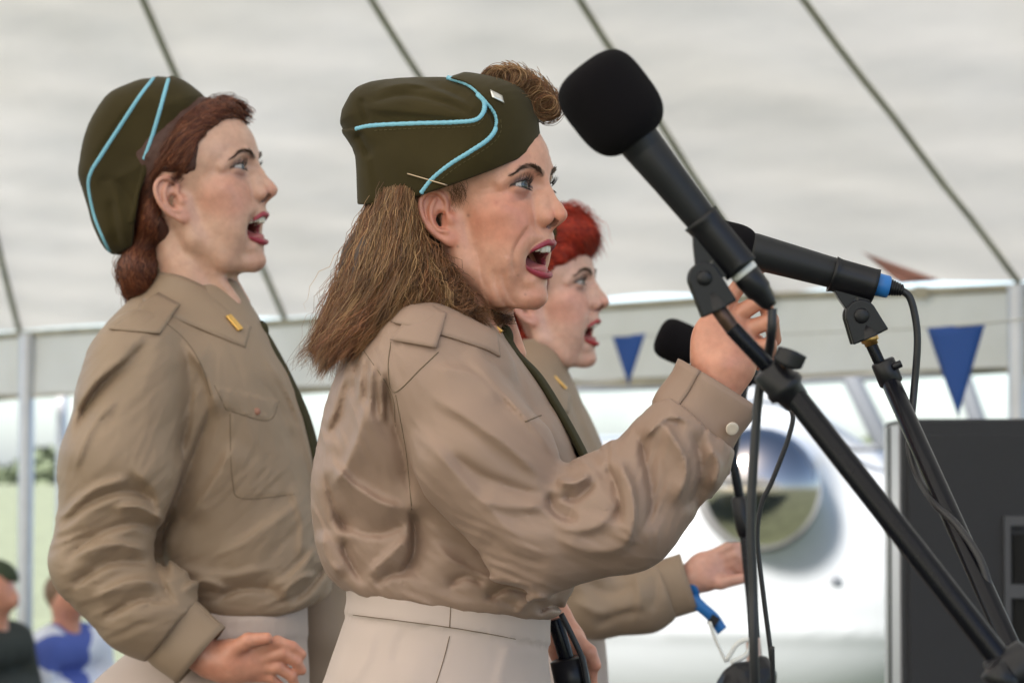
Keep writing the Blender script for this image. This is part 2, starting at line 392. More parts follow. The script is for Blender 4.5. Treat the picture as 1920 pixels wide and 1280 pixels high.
# ------------------------------------------------------------ heads (millimetres: x forward, y to the left, z up, origin between the ears at eye level)
UPPER = [(72, 26.5, -76), (87, 19, -69.0), (95, 8.5, -64.5), (96.8, 0, -65.5)]
LOWER = [(72, 26.5, -77), (75, 21.5, -90), (84.5, 10.5, -98.5), (86.3, 0, -100)]
UR = [1.5, 2.7, 3.5, 3.1]; LR = [1.5, 3.0, 4.0, 4.1]
CAV = ((76, 0, -82.5), (44, 25.5, 14.2)), ((40, 0, -82), (40, 26, 19))
EAR_O = np.array([-2., 65., -24.])
EYE = np.array([77., 31.5, 0.]); EYE_R = 12.6
def ear_sdf(q):
    c, s = math.cos(math.radians(28)), math.sin(math.radians(28))
    dx = q[:, 0]-EAR_O[0]; dy = q[:, 1]-EAR_O[1]; dz = q[:, 2]-EAR_O[2]
    a = dx*c-dy*s; n = dx*s+dy*c
    ct, st = math.cos(math.radians(10)), math.sin(math.radians(10))
    a, b = a*ct+dz*st, -a*st+dz*ct
    e = np.stack([a, n, b], 1)
    d = ell(e, (-6, 1, 3), (15.5, 3.0, 27))
    hel = spline([(5, 2, 3), (9, 3, 15), (4, 4.5, 27), (-8, 5, 31), (-18, 5, 24), (-21, 5, 9), (-18, 4, -7), (-10, 3, -20), (-3, 2, -27)], 3)
    d = smin(d, tube(e, hel, np.linspace(3.0, 3.4, len(hel))), 2)
    ant = spline([(-3, 3.5, 21), (-10, 4, 12), (-12.5, 4.2, 0), (-9, 4, -12), (0, 3.5, -17)], 3)
    d = smin(d, tube(e, ant, [3.0]*len(ant)), 2.2)
    d = smin(d, ell(e, (1, 2, -25), (8.5, 3.6, 9)), 3)
    d = smax(d, -ell(e, (-2, 4, -2), (7.5, 6.5, 10)), 2.2)
    d = smin(d, ell(e, (8, 3, -4), (5, 4, 7.5)), 2.5)
    return d
def local(q, m, f, far=60.):
    """evaluate f only where mask m holds"""
    o = np.full(len(q), far, np.float32)
    if m.any(): o[m] = f(q[m])
    return o
def lips_sdf(q):
    t = np.linspace(0, 3, 10)
    return smin(tube(q, spline(UPPER, 3), np.interp(t, range(4), UR)), tube(q, spline(LOWER, 3), np.interp(t, range(4), LR)), 2)
def cav_sdf(q): return smin(ell(q, *CAV[0]), ell(q, *CAV[1]), 6)
def face_sdf(q, prm):
    d = ell(q, (0, 0, 32), (95, 71, 82))
    d = smin(d, ell(q, (37, 0, 26), (64, 64, 60)), 14)
    d = smin(d, ell(q, (38, 0, -22), (50, 55, 60)), 14)
    d = smin(d, ell(q, (54, 41, -26), (24, 19, 20)), 16)
    d = smin(d, ell(q, (64, 24, -42), (22, 22, 28)), 14)
    d = smin(d, ell(q, (68, 0, -57), (29.5, 32, 18)), 9)
    jaw = tube(q, [(4, 52, -30), (9, 45, -78), (38, 33, -112), (60, 13, -122)], [14, 15, 15, 12], 8)
    jaw = smin(jaw, ell(q, (30, 0, -97), (44, 41, 33)), 12)
    jaw = smin(jaw, ell(q, (67, 0, -121), (15, 20, 13.5)), 8)
    jaw = smin(jaw, ell(q, (68, 0, -104), (15, 24, 12)), 8)
    d = smin(d, jaw, 11)
    return smin(d, ell(q, (46, 34, -64), (32, 22, 44)), 16)
def head_sdf(p, prm):
    q = p.copy(); q[:, 1] = np.abs(q[:, 1]); x, y, z = q[:, 0], q[:, 1], q[:, 2]
    d = face_sdf(q, prm)
    front = (x > 30) & (np.abs(d) < 45)
    if front.any(): d[front] = front_sdf(q[front], d[front], prm)
    d = smin(d, local(q, (y > 40) & (x > -50) & (x < 40) & (z < 35) & (z > -75), ear_sdf), 2.5)
    na, nb = prm['neck']
    nk = tube(p, na, nb, 12)
    for t in prm.get('tendon', []): nk = smin(nk, tube(p, t, [8, 9]), 9)
    return smin(d, nk, 11)
def front_sdf(q, d, prm):
    x, y, z = q[:, 0], q[:, 1], q[:, 2]
    up_ = (z > -35) & (z < 40); dn = z < -35
    d = smin(d, local(q, up_, lambda q: tube(q, [(92, 8, 12), (90, 24, 16), (78, 43, 13), (67, 52, 4)], [7, 7.5, 7, 5], 4)), 8)
    d = smax(d, -local(q, up_, lambda q: ell(q, (97.5, 31, 0), (16, 16, 12))), 9)
    d = smax(d, -local(q, up_, lambda q: ell(q, (100, 15.5, 0), (10, 6, 10))), 7)
    def nose_f(q):
        n = tube(q, [(94, 0, 10), (100, 0, -10), (107.5, 0, -28), (111, 0, -35)], [6, 5.5, 7, 8], 4)
        n = smin(n, ell(q, (98.5, 13, -38), (9.5, 6.5, 7.5)), 5)
        n = smin(n, seg(q, (109, 0, -39.5), (97, 0, -46), 5, 5.5), 4)
        return smin(n, ell(q, (92, 9, -27), (12, 10, 20)), 8)
    d = smin(d, local(q, (y < 40) & (z > -80) & (z < 30) & (x > 60), nose_f), 6)
    d = smax(d, -local(q, (y < 25) & (z > -75) & (z < -30), lambda q: ell(q, (103, 7.4, -46.5), (7.5, 4.0, 6.5))), 1.6)
    em = up_ & (y > 8)
    if em.any():
        ec = q[em]-EYE.astype(np.float32); de = d[em]
        de = smin(de, np.sqrt((ec**2).sum(1))-(EYE_R+1.4), 4.5)
        yy = ec[:, 1]; k = np.clip(1-(yy/15)**2, -.6, 1); up, lo = prm.get('lid', (5.8, -4.8)); sl = .08*yy
        alm = np.maximum(ec[:, 2]-up*k-sl, lo*k+sl-ec[:, 2]); alm = smax(alm, 4-ec[:, 0], 1)
        d[em] = smax(de, -alm, .9)
    def groove(pts, h, w_, m):
        if m.any(): d[m] += h*np.exp(-(tube(q[m], pts, [0]*len(pts))/w_)**2)
    groove([(89, 19, 7.5), (91, 31, 10), (83, 44, 5)], 1.3, 1.6, em)
    groove([(87, 22, -9), (88, 32, -12), (80, 43, -9)], .7, 1.8, em)
    mm = (z < -45) & (y < 50)
    d = smin(d, local(q, mm, lips_sdf), 3)
    d = smax(d, -local(q, mm, cav_sdf), 2.0)
    groove([(105, 0, -52), (100.5, 0, -60)], 1.0, 2.6, mm)
    groove(spline([(82, 14, -107), (85, 0, -108.5)], 4), 1.6, 4, mm)
    hd = prm.get('head')
    if hd is not None and prm.get('creases'):
        m = np.abs(d) < 12
        if m.any():
            u, v = hd.near_img(q[m]); e = np.zeros(len(u), np.float32)
            for L, dep, w1, w2 in prm['creases']: e += fold(u, v, L, dep, w1, w2, True, (.2, .2))
            d[m] += e
    return d
def front_x(y, z, prm, off=0.):
    """x of the face surface at lateral offset y and height z (millimetres)"""
    xs = np.arange(40, 125, .75, dtype=np.float32); y = np.atleast_1d(y); z = np.atleast_1d(z)
    g = np.stack([np.broadcast_to(xs, (len(y), len(xs))), np.broadcast_to(y[:, None], (len(y), len(xs))), np.broadcast_to(z[:, None], (len(y), len(xs)))], -1).reshape(-1, 3).astype(np.float32)
    d = head_sdf(g, prm).reshape(len(y), -1) < 0
    return xs[len(xs)-1-d[:, ::-1].argmax(1)]+.4+off
BROW = [(10.5, 12.0), (22, 17.0), (37, 19.5), (52, 11.5)]
SKIN = np.array([.60, .305, .215])
def head_color(v, prm):
    q = v.copy(); q[:, 1] = np.abs(q[:, 1]); n = len(q); q = q.astype(np.float32)
    c = np.tile(np.array(prm.get('skin', SKIN)), (n, 1))
    def blend(m, col):
        nonlocal c
        c = c*(1-m[:, None])+np.array(col)*m[:, None]
    red = np.array(prm.get('skin', SKIN))*np.array([1.0, .70, .66])
    blend(.55*np.exp(-(ell(q, (62, 46, -34), (26, 20, 20))/14).clip(0)**2), red)      # cheeks
    blend(.5*np.exp(-(ell(q, (108, 0, -42), (12, 14, 10))/6).clip(0)**2), red)        # nose
    blend(.6*np.exp(-(ear_sdf(q)/3).clip(0)**2), red)
    blend(.3*np.exp(-(ell(q, (70, 0, -126), (14, 16, 10))/8).clip(0)**2), red)
    ec = q-EYE.astype(np.float32)
    sh = np.array(prm.get('shadow', (.13, .078, .085)))
    up, lo = prm.get('lid', (5.8, -4.8)); k = np.clip(1-(ec[:, 1]/15)**2, -1, 1)
    fr = ec[:, 0] > -4
    upper = sstep(up*0-1, 2, ec[:, 2]-.2*ec[:, 1]*0)*(1-sstep(6, 12, ec[:, 2]+.12*np.abs(ec[:, 1])))*(1-sstep(11, 19, np.abs(ec[:, 1]-2)))*fr
    blend(.85*upper, sh)
    edge = np.abs(ec[:, 2]-up*k-.08*ec[:, 1]); blend(np.exp(-(edge/1.8)**2)*(np.abs(ec[:, 1]) < 17)*fr*(ec[:, 2] > -4), (.012, .009, .01))
    edge = np.abs(ec[:, 2]-lo*k-.08*ec[:, 1]); blend(.75*np.exp(-(edge/1.3)**2)*(np.abs(ec[:, 1]) < 15)*fr*(ec[:, 2] < 3), (.05, .035, .04))
    blend(.35*np.exp(-(ell(q, (86, 34, -9), (8, 13, 5))/3).clip(0)**2), sh*2)
    bl, _, bf = pline(q[:, 1], q[:, 2], spline(BROW, 5)); bd = np.where(q[:, 0] > 40, bl-np.interp(bf, [0, .3, .7, 1], [3.0, 3.4, 2.4, .5]), 99)
    nz = vnoise(v*np.array([.25, .5, .9]), 3)
    blend(.6*(1-sstep(-1.2, 1.6, bd+.9*nz)), prm.get('brow', (.055, .026, .016)))
    lips = lips_sdf(q); cav = cav_sdf(q)
    lipm = 1-sstep(.2, 1.1, lips)
    inside = (cav < 1.2)*(q[:, 0] < 100)
    blend(inside*(lips > .8)*1., (.16, .04, .035))
    blend(lipm, prm.get('lip', (.30, .035, .06)))
    blend((ell(q, (102.5, 7.2, -44), (6.5, 3.4, 5)) < 2)*.75, (.10, .03, .02))
    if prm.get('spots'):
        u_, v_ = prm['head'].near_img(q)
        for (su, sv, sr, sc_, sa) in prm['spots']:
            blend(sa*np.exp(-(((u_-su)**2+(v_-sv)**2)/sr**2))*(v[:, 1] < 0), sc_)
    blotch = vnoise(v/11, 11)*.6+vnoise(v/4.5, 12)*.5+vnoise(v/2.2, 13)*.4
    fk = vnoise(v/1.9, 21); blend(.16*sstep(.45, .8, fk)*(q[:, 0] > 10), np.array(prm.get('skin', SKIN))*np.array([.72, .55, .5]))
    c = c*(1+.075*blotch[:, None]*np.array([.5, 1, 1.1]))
    return np.clip(c, 0, 1)
class Head:
    def __init__(s, frame, pos, yaw, pitch, roll=0, size=1., **prm):
        """pos = (u, v, w) in the frame of the head's origin; yaw towards the camera, pitch up, in degrees"""
        s.fr = frame; s.prm = prm; prm['head'] = s; a, b = math.radians(yaw), math.radians(pitch)
        X = np.array([math.cos(a)*math.cos(b), -math.sin(b), -math.sin(a)*math.cos(b)])
        Y = np.array([math.sin(a), 0, math.cos(a)]); Z = np.cross(X, Y)
        r = math.radians(roll); Y, Z = Y*math.cos(r)+Z*math.sin(r), Z*math.cos(r)-Y*math.sin(r)
        s.R = np.stack([X, Y, Z], 1); s.k = .001/frame.s*size; s.o = frame.q(*pos)
    def near_img(s, q):
        m = q.astype(np.float32).copy(); m[:, 1] = -np.abs(m[:, 1]); return s.fr.img(s.o.astype(np.float32)+np.float32(s.k)*(m@s.R.T.astype(np.float32)))
    def to_frame(s, p): return s.o+s.k*(np.asarray(p, float)@s.R.T)
    def from_frame(s, q): return ((np.asarray(q, float)-s.o)@s.R)/s.k
    def world(s, p): return s.fr.world(s.to_frame(p))
    def mesh(s, h):
        lo = np.array([-100, -86, -150]); hi = np.array([122, 86, 120])
        ends = np.array(s.prm['neck'][0]); r = max(s.prm['neck'][1])+4
        lo = np.minimum(lo, ends.min(0)-r*.8); hi = np.maximum(hi, (ends.max(0)+r*.8))
        lo[2] = max(lo[2], -235)
        v, f = mesh_sdf(lambda p: head_sdf(p, s.prm), lo, hi, h); v = relax(v, f, 1, .35)
        return s.world(v), f, head_color(v, s.prm)
    def eyes(s, parent, gaze=(0, 0), iris=(.085, .105, .12)):
        n, m = 40, 28
        for sy in (-1, 1):
            th = np.linspace(0, math.pi, m); ph = np.arange(n)*2*math.pi/n
            T, Ph = np.meshgrid(th, ph, indexing='ij')
            r = EYE_R+np.exp(-(T/.42)**4)*.9
            v = np.stack([np.cos(T)*r, np.sin(T)*np.cos(Ph)*r, np.sin(T)*np.sin(Ph)*r], -1).reshape(-1, 3)
            t = T.ravel(); col = np.tile((.40, .36, .35), (len(t), 1)).astype(float)
            fib = .75+.5*RNG.random(n)[np.tile(np.arange(n), m)]
            ir = t < .54; col[ir] = np.array(iris)*fib[ir, None]
            col[(t < .56) & (t > .46)] *= .35; col[t < .24] = (.004, .004, .005)
            g = math.radians(gaze[0])*1.; e = math.radians(gaze[1])
            Ry = np.array([[math.cos(e), 0, -math.sin(e)], [0, 1, 0], [math.sin(e), 0, math.cos(e)]])
            Rz = np.array([[math.cos(g), -math.sin(g), 0], [math.sin(g), math.cos(g), 0], [0, 0, 1]])
            v = v@Ry.T@Rz.T+EYE*np.array([1, sy, 1])
            f = np.array([(i*n+j, (i+1)*n+j, (i+1)*n+(j+1) % n, i*n+(j+1) % n) for i in range(m-1) for j in range(n)])
            mk('eyeball', s.world(v), f, parent, M['eye_white'], col=col)
    def mouth(s, parent, lower=True):
        mb = MB()
        for i in range(-5, 6):
            a = i*.235; wd = 8.2 if abs(i) < 2 else 6.6
            if i == 0: continue
            a = (abs(i)-.5)*.27*np.sign(i); x = 59+31*math.cos(a*.95); y = 21*math.sin(a*.95)*1.05
            t = np.array([-math.sin(a)*1.2, math.cos(a), 0]); t /= np.linalg.norm(t); nrm = np.cross(t, (0, 0, 1))
            hgt = 9.5 if abs(i) < 3 else 8
            for (zs, wv, th) in ((1, 1, 1),):
                prof = [(-65.0, .98, 3.2), (-65-hgt*.55, 1.0, 3.0), (-65-hgt*.9, .93, 2.0), (-65-hgt, .72, 1.0)]
                v = []; n = 10
                for (z, ws, dp) in prof:
                    for k in range(n):
                        an = k*2*math.pi/n; ca, sa = math.cos(an), math.sin(an)
                        ca = abs(ca)**.7*np.sign(ca); sa = abs(sa)**.7*np.sign(sa)
                        v.append(np.array([x, y, z])+t*ca*wd*.5*ws*.97+nrm*sa*dp)
                f = [(r*n+k, r*n+(k+1) % n, (r+1)*n+(k+1) % n, (r+1)*n+k) for r in range(3) for k in range(n)]+[tuple(3*n+k for k in range(n))]
                mb.add(s.world(np.array(v)), f)
        mb.build('teeth', parent, M['teeth'])
        f_t = lambda p: smax(smin(tube(p, [(30, 0, -92), (58, 0, -89), (79, 0, -95)], [13, 13, 7], 6), ell(p, (66, 0, -91), (20, 15, 6)), 5)+1.0*np.exp(-(p[:, 1]/2.5)**2)*(p[:, 2] > -88), -(p[:, 0]-24), 2)
        v, f = mesh_sdf(f_t, (10, -22, -116), (95, 22, -74), 1.6); mk('tongue', s.world(v), f, parent, M['tongue'])
    def lashes(s, parent, n=34):
        up, lo = s.prm.get('lid', (5.8, -4.8))
        for sy in (-1, 1):
            cv = []
            for top in (1, 0):
                for i in range(n if top else n//2):
                    y = np.interp(i, [0, (n if top else n//2)-1], [-11.5, 13.5])+RNG.normal(0, .3); k = 1-(y/15)**2
                    z = (up if top else lo)*k+.08*y; x = math.sqrt(max((EYE_R+1.6)**2-y*y*.9-z*z, 9))
                    b = EYE+np.array([x, y, z]); L = (8.5 if top else 4.5)*(.8+.4*RNG.random())*(.75+.3*(y+12)/25)
                    out = np.array([.8, .35*y/12+.1*RNG.normal(), .25 if top else -.6]); cur = np.array([0, .1*y/12, .75 if top else -.2])
                    t = np.linspace(0, 1, 5)[:, None]
                    c = b+L*(out*t+cur*t*t); c[:, 1] *= sy; cv.append(s.world(c))
            strands(np.array(cv), .00022, 'eyelashes', parent, M['lash'], tip=.2)
            cv = []
            path = spline(BROW, 20); px = front_x(path[:, 0], path[:, 1], s.prm); path = np.stack([px, path[:, 0], path[:, 1]], 1)
            for i in range(340):
                j = int(RNG.integers(0, len(path)-1)); tg = path[min(j+1, len(path)-1)]-path[max(j-1, 0)]; tg /= np.linalg.norm(tg)
                wd = np.interp(j/len(path), [0, .3, .7, 1], [1.8, 2.1, 1.5, .5])
                b = path[j]+np.array([.1, 0, RNG.normal(0, wd*.7)])
                L = 4+3*RNG.random(); dr = tg+np.array([.16, 0, .3*(1-j/len(path))+.1*RNG.normal()]); t = np.linspace(0, 1, 4)[:, None]
                c = b+L*dr*t; c[:, 1] *= sy; cv.append(s.world(c))
            strands(np.array(cv), .00016, 'eyebrow', parent, M.setdefault('brow_hair', mat('brow_hair', (.075, .038, .022), rough=.5)), tip=.3)
# ------------------------------------------------------------ ground, stage, tent
def struct(o): o['kind'] = 'structure'; return o
M['grass'] = mat('grass', (.085, .102, .062), rough=.95, var=.35, vscale=1.2, bump=.4, bscale=60, bdist=.03)
M['stage'] = mat('stage_boards', (.10, .085, .07), rough=.8, var=.25, vscale=3)
M['canvas'] = mat('white_canvas', (.74, .73, .70), rough=.85, spec=.2, var=.05, vscale=2.2, bump=.5, bscale=9, bdet=6, bdist=.02, trans=.26, stretch=(1, 1, 3), var2=(.9, (.93, .925, .90)))
M['valance'] = mat('valance_canvas', (.80, .775, .73), rough=.85, spec=.2, var=.06, vscale=3, bump=.4, bscale=10, bdist=.02, trans=.30, var2=(2., (.88, .87, .83)))
M['strap'] = mat('tent_strap', (.42, .42, .35), rough=.85, var=.2, vscale=6)
M['pole'] = mat('aluminium_pole', (.52, .53, .56), rough=.42, metal=.55, var=.1, vscale=5)
M['dirty'] = mat('weathered_canvas_edge', (.36, .33, .26), rough=.9, var=.3, vscale=7)
gm = MB(); n_ = 60
xs = np.linspace(-1, 1, n_); xs = np.sign(xs)*np.abs(xs)**2.2*600; X, Y = np.meshgrid(xs, xs+60, indexing='ij')
gv = np.stack([X.ravel(), Y.ravel(), 0*X.ravel()], 1); gf = np.array([(i*n_+j, (i+1)*n_+j, (i+1)*n_+j+1, i*n_+j+1) for i in range(n_-1) for j in range(n_-1)])
struct(mk('ground', gv, gf, None, M['grass']))
sb = MB(); sb.box((0.4, 4.4, STAGE/2+.002), (6.4, 4.6, STAGE-.004)); struct(sb.build('stage', None, M['stage'], smooth=False))
ZE = 2.36
E0, E1 = hit_z(35, 620, ZE), hit_z(1912, 526, ZE); ed = (E1-E0)/np.linalg.norm(E1-E0); inn = np.array([-ed[1], ed[0], 0]); inn = inn if inn[1] < 0 else -inn
SL = math.tan(math.radians(27)); rd = inn+np.array([0, 0, SL]); rn = np.cross(ed, rd); rn /= np.linalg.norm(rn)
def hit_roof(u, v):
    d = P(u, v, 1)-CAM; return CAM+d*((E0-CAM)@rn)/(d@rn)
tent = thing('marquee_tent', 'white canvas marquee with slanting roof seams, hanging valance and aluminium posts', 'tent', tuple(np.r_[E0[:2], 0]))
RUN = 8.0; LEN = float((E1-E0)@ed)
SEAMS = [((35, 612), (-118, 0)), ((540, 606), (270, 0)), ((1062, 575), (700, 0)), ((1450, 553), (1090, 0)), ((1914, 527), (1510, 0))]
sp = []
for lo_, hi_ in SEAMS:
    a = hit_roof(*lo_); b = hit_roof(*hi_); sp.append(((a-E0)@ed, (a-E0)@inn, (b-E0)@ed, (b-E0)@inn))
def seam_t(k, y): a = sp[k]; return a[0]+(a[2]-a[0])*(y-a[1])/(a[3]-a[1])
def roof_pt(t, y):
    """t along the eave, y inward distance (0..2 RUN); billows between the seams"""
    z = SL*min(y, 2*RUN-y); p_ = E0+ed*t+inn*y+np.array([0, 0, z])
    yy = min(y, RUN); ks = [seam_t(k, yy) for k in range(5)]
    ks = [ks[0]-(ks[1]-ks[0])*j for j in (3, 2, 1)]+ks+[ks[-1]+(ks[-1]-ks[-2])*j for j in range(1, 9)]
    i = max(0, min(len(ks)-2, int(np.searchsorted(ks, t))-1)); f_ = (t-ks[i])/(ks[i+1]-ks[i]); f_ = min(max(f_, 0), 1)
    bil = .035*math.sin(math.pi*f_)*math.sin(math.pi*min(max(y/RUN, .06), 1)*.5+.4)
    w_ = .006*math.sin(9*y+3*math.sin(t*2.1)+i)*math.sin(math.pi*f_)+.004*math.sin(21*y+5*t)
    return p_+np.array([0, 0, bil+w_])
ts = np.linspace(-2.6, LEN+9.5, 220); ys = np.r_[np.linspace(-.0, RUN, 90), np.linspace(RUN+.1, 2*RUN, 40)]  # near slope and right-hand end, out of view, extended to cut frontal light
rv = np.array([roof_pt(t, y) for y in ys for t in ts]); nt2 = len(ts)
rf = np.array([(i*nt2+j, i*nt2+j+1, (i+1)*nt2+j+1, (i+1)*nt2+j) for i in range(len(ys)-1) for j in range(nt2-1)])
mk('roof_canopy', rv, rf, tent, M['canvas'])
for k in range(5):
    pts = np.array([roof_pt(seam_t(k, y), y)+np.array([0, 0, -.012]) for y in np.linspace(.02, RUN-.1, 40)])
    v, f = sweep(pts, .016, 8, True, (1.0, .5)); mk('seam_strap', v, f, tent, M['strap'])
v, f = sweep(np.array([E0+ed*t+np.array([0, 0, -.02+.006*math.sin(t*3)]) for t in np.linspace(-2.6, LEN+2.8, 60)]), .017, 10); mk('eave_bar', v, f, tent, M['dirty'])
def hang(name, z0, z1, off, m, amp=.02, ph=0, t0=-2.6, t1=LEN+2.8):
    tt = np.linspace(t0, t1, 160); zz = np.linspace(z0, z1, 10); V = []
    for z in zz:
        k = (z0-z)/(z0-z1)
        for t in tt: V.append(E0+ed*t+inn*(off+amp*k*(math.sin(t*5.2+ph)+.5*math.sin(t*11.7+1)))+np.array([0, 0, z+.012*k*math.sin(t*2.6+ph)]))
    f = np.array([(i*160+j, i*160+j+1, (i+1)*160+j+1, (i+1)*160+j) for i in range(9) for j in range(159)]); return mk(name, np.array(V), f, tent, m)
hang('valance', -.03, -.34, .0, M['valance']); hang('valance_hem', -.325, -.352, .012, M['dirty'], ph=0)
def post(p_, r=.035, name='post'):
    a = np.r_[p_[:2], 0]; rod(a, np.r_[p_[:2], ZE-.02], r, name, tent, M['pole'], 20)
p0 = P(49, 900, np.dot(E0-CAM, Fv)-.12); post(p0, .040); post(p0+np.array([.10, .5, 0]), .03); post(P(1908, 700, np.dot(E1-CAM, Fv)-.1), .036)
for t in (.9, 2.2, LEN-1.15, LEN-.42):
    bm = MB(); bm.box(E0+ed*t+np.array([0, 0, -.03])+inn*.03, (.05, .03, .05)); o = bm.build('eave_clamp', tent, M['dirty'], smooth=False)
# bunting hung across the opening
M['flag_blue'] = mat('blue_bunting', (.03, .11, .42), rough=.75, trans=.35); M['flag_white'] = mat('white_bunting', (.68, .67, .64), rough=.8, trans=.3); M['flag_red'] = mat('red_bunting', (.62, .36, .31), rough=.8, trans=.5)
bt = thing('bunting', 'string of blue pennants hung below the tent eave', 'bunting', tuple(P(1480, 640, 10.5)))
cp = spline(np.array([P(1000, 640, 11.2), P(1178, 629, 10.75), P(1380, 628, 10.1), P(1570, 622, 9.6), P(1792, 611, 7.9), P(1990, 590, 6.6)]), 12); v, f = sweep(cp, .003, 6); mk('cord', v, f, bt, M['flag_white'])
def pennant(u0, v0, u1, v1, ut, vt, D0, D1, m, parent=bt, name='pennant'):
    a, b, c = P(u0, v0, D0), P(u1, v1, D1), P(ut, vt, (D0+D1)/2); n = 10; V = []; f = []
    for i in range(n+1):
        t = i/n; l = a*(1-t)+c*t; r = b*(1-t)+c*t
        for j in range(7): s_ = j/6; V.append(l*(1-s_)+r*s_+Fv*.012*math.sin(s_*5+t*3))
    for i in range(n):
        for j in range(6): k = i*7+j; f.append((k, k+1, k+8, k+7))
    o = mk(name, np.array(V), f, parent, m); sm = o.modifiers.new('solid', 'SOLIDIFY'); sm.thickness = .001; return o
pennant(1149, 632, 1210, 625, 1179, 722, 10.9, 10.6, M['flag_blue']); pennant(1738, 615, 1846, 606, 1798, 782, 8.1, 7.7, M['flag_blue'])
rp = pennant(1688, 531, 1764, 526, 1617, 472, 9.6, 9.6, M['flag_red'], None, 'red_pennant')  # pale tint stands in for a flag outside showing through the canvas
tag(rp, 'red pennant tinted pale as if showing through the tent roof near the eave', 'pennant')
# ------------------------------------------------------------ loudspeaker
M['cab'] = mat('speaker_paint', (.016, .017, .022), rough=.7, bump=.3, bscale=500, var=.12, vscale=20)
D = 5.6; sk = thing('loudspeaker', 'tall black loudspeaker cabinet with recessed port behind the microphone stands', 'loudspeaker', tuple(np.r_[P(1830, 1200, D)[:2], STAGE]))
a, b, c = P(1690, 785, D), P(2010, 785, D-.05), P(1660, 800, D+.42); zt, zb = P(1700, 785, D)[2], P(1700, 1560, D)[2]
def slab(quad, z0, z1, name, parent, m, bev=.006):
    q_ = [np.r_[p_[:2], z] for z in (z0, z1) for p_ in quad]; o = mk(name, np.array(q_), [(3, 2, 1, 0), (4, 5, 6, 7)]+[(i, (i+1) % 4, 4+(i+1) % 4, 4+i) for i in range(4)], parent, m, smooth=False); bb = o.modifiers.new('bevel', 'BEVEL'); bb.width = bev; bb.segments = 2; return o
dd = c-a; slab([a, b, b+dd, c], zb, zt, 'cabinet', sk, M['cab'])
fo = -Fv*.012; gq = [a+fo+(b-a)*.04, a+fo+(b-a)*.96, b+(b-a)*-.04, a+(b-a)*.04]; slab(gq, zb+.03, zt-.03, 'grille', sk, mat('speaker_grille', (.020, .021, .026), rough=.75, bump=.8, bscale=1200, bdist=.001), .002)
fx = a+(b-a)*.59+fo*1.4
for (z0, z1) in ((1000, 1092), (1118, 1200)):
    slab([fx+(b-a)*.05, fx+(b-a)*.32, fx+(b-a)*.32+Fv*.004, fx+(b-a)*.05+Fv*.004], P(1700, z1, D)[2], P(1700, z0, D)[2], 'port', sk, mat('port_black', (.003, .003, .003), rough=.9), .001)
fm = MB()
for (s0, s1, z0, z1) in ((0, .37, 966, 984), (0, .035, 984, 1215), (.335, .37, 984, 1215), (.035, .335, 1200, 1215), (.035, .335, 1092, 1118)):
    l, r = fx+(b-a)*s0, fx+(b-a)*s1; zz0, zz1 = P(1700, z1, D)[2], P(1700, z0, D)[2]; q_ = [np.r_[p_[:2], z] for z in (zz0, zz1) for p_ in (l-Fv*.006, r-Fv*.006, r+Fv*.004, l+Fv*.004)]
    fm.add(np.array(q_), [(3, 2, 1, 0), (4, 5, 6, 7)]+[(i, (i+1) % 4, 4+(i+1) % 4, 4+i) for i in range(4)])
fm.build('port_frame', sk, mat('port_frame_grey', (.05, .052, .062), rough=.5), smooth=False)
edge = c+(a-c)*.52; slab([c-Rv*.004, a-Rv*.004+(c-a)*.06, a+Rv*.0+(c-a)*.06, c], zb, zt-.01, 'side_panel', sk, mat('side_trim_grey', (.42, .42, .47), rough=.35), .001)
slab([c+(a-c)*.30-Rv*.008, c+(a-c)*.44-Rv*.008, c+(a-c)*.44, c+(a-c)*.30], zb, zt-.012, 'side_strip', sk, M['plastic'], .001)
pc = (a+b)/2+dd*.5; rod(np.r_[pc[:2], STAGE], np.r_[pc[:2], zb], .02, 'pole', sk, M['stand'])
for k in range(3): an = k*2.094; rod(np.r_[pc[:2], STAGE+.5], np.r_[pc[:2], STAGE+.012]+np.array([.45*math.cos(an), .45*math.sin(an), 0]), .012, 'leg', sk, M['stand'], 10)
# ------------------------------------------------------------ aircraft parked outside
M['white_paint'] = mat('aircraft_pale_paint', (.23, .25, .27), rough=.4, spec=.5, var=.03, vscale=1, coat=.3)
M['chrome'] = mat('polished_spinner', (.30, .285, .27), rough=.08, metal=1, var=.04, vscale=6)
M['grey_paint'] = mat('aircraft_grey', (.075, .085, .10), rough=.5); M['glass'] = bpy.data.materials.new('clear_glazing'); M['glass'].use_nodes = True
N_ = M['glass'].node_tree.nodes; L_ = M['glass'].node_tree.links; tr = N_.new('ShaderNodeBsdfTransparent'); gl = N_.new('ShaderNodeBsdfGlossy'); gl.inputs['Roughness'].default_value = .05; mx_ = N_.new('ShaderNodeMixShader'); mx_.inputs[0].default_value = .12
L_.new(tr.outputs[0], mx_.inputs[1]); L_.new(gl.outputs[0], mx_.inputs[2]); L_.new(mx_.outputs[0], N_['Material Output'].inputs[0])
D = 16.; fa_ = Frame(D); ac = thing('aircraft', 'pale aircraft with polished round spinner parked outside the tent', 'aircraft', tuple(np.r_[P(1420, 1280, D+.8)[:2], 0]))
def hull(p):
    d = ell(p, (1330, 1130, 330), (640, 330, 300)); d = smax(d, 838-p[:, 1]+.02*(p[:, 0]-1600), 16)
    d = smin(d, tube(p, [(1425, 922, 280), (1425, 922, 120)], [205, 130]), 90)
    d -= 6*np.exp(-((p[:, 1]-1188-.02*(p[:, 0]-1300))/12)**2)
    return d
v, f = mesh_sdf(hull, (660, 690, -130), (2000, 1490, 660), 13); mk('fuselage', fa_.world(relax(v, f, 2, .5)), f, ac, M['white_paint'])
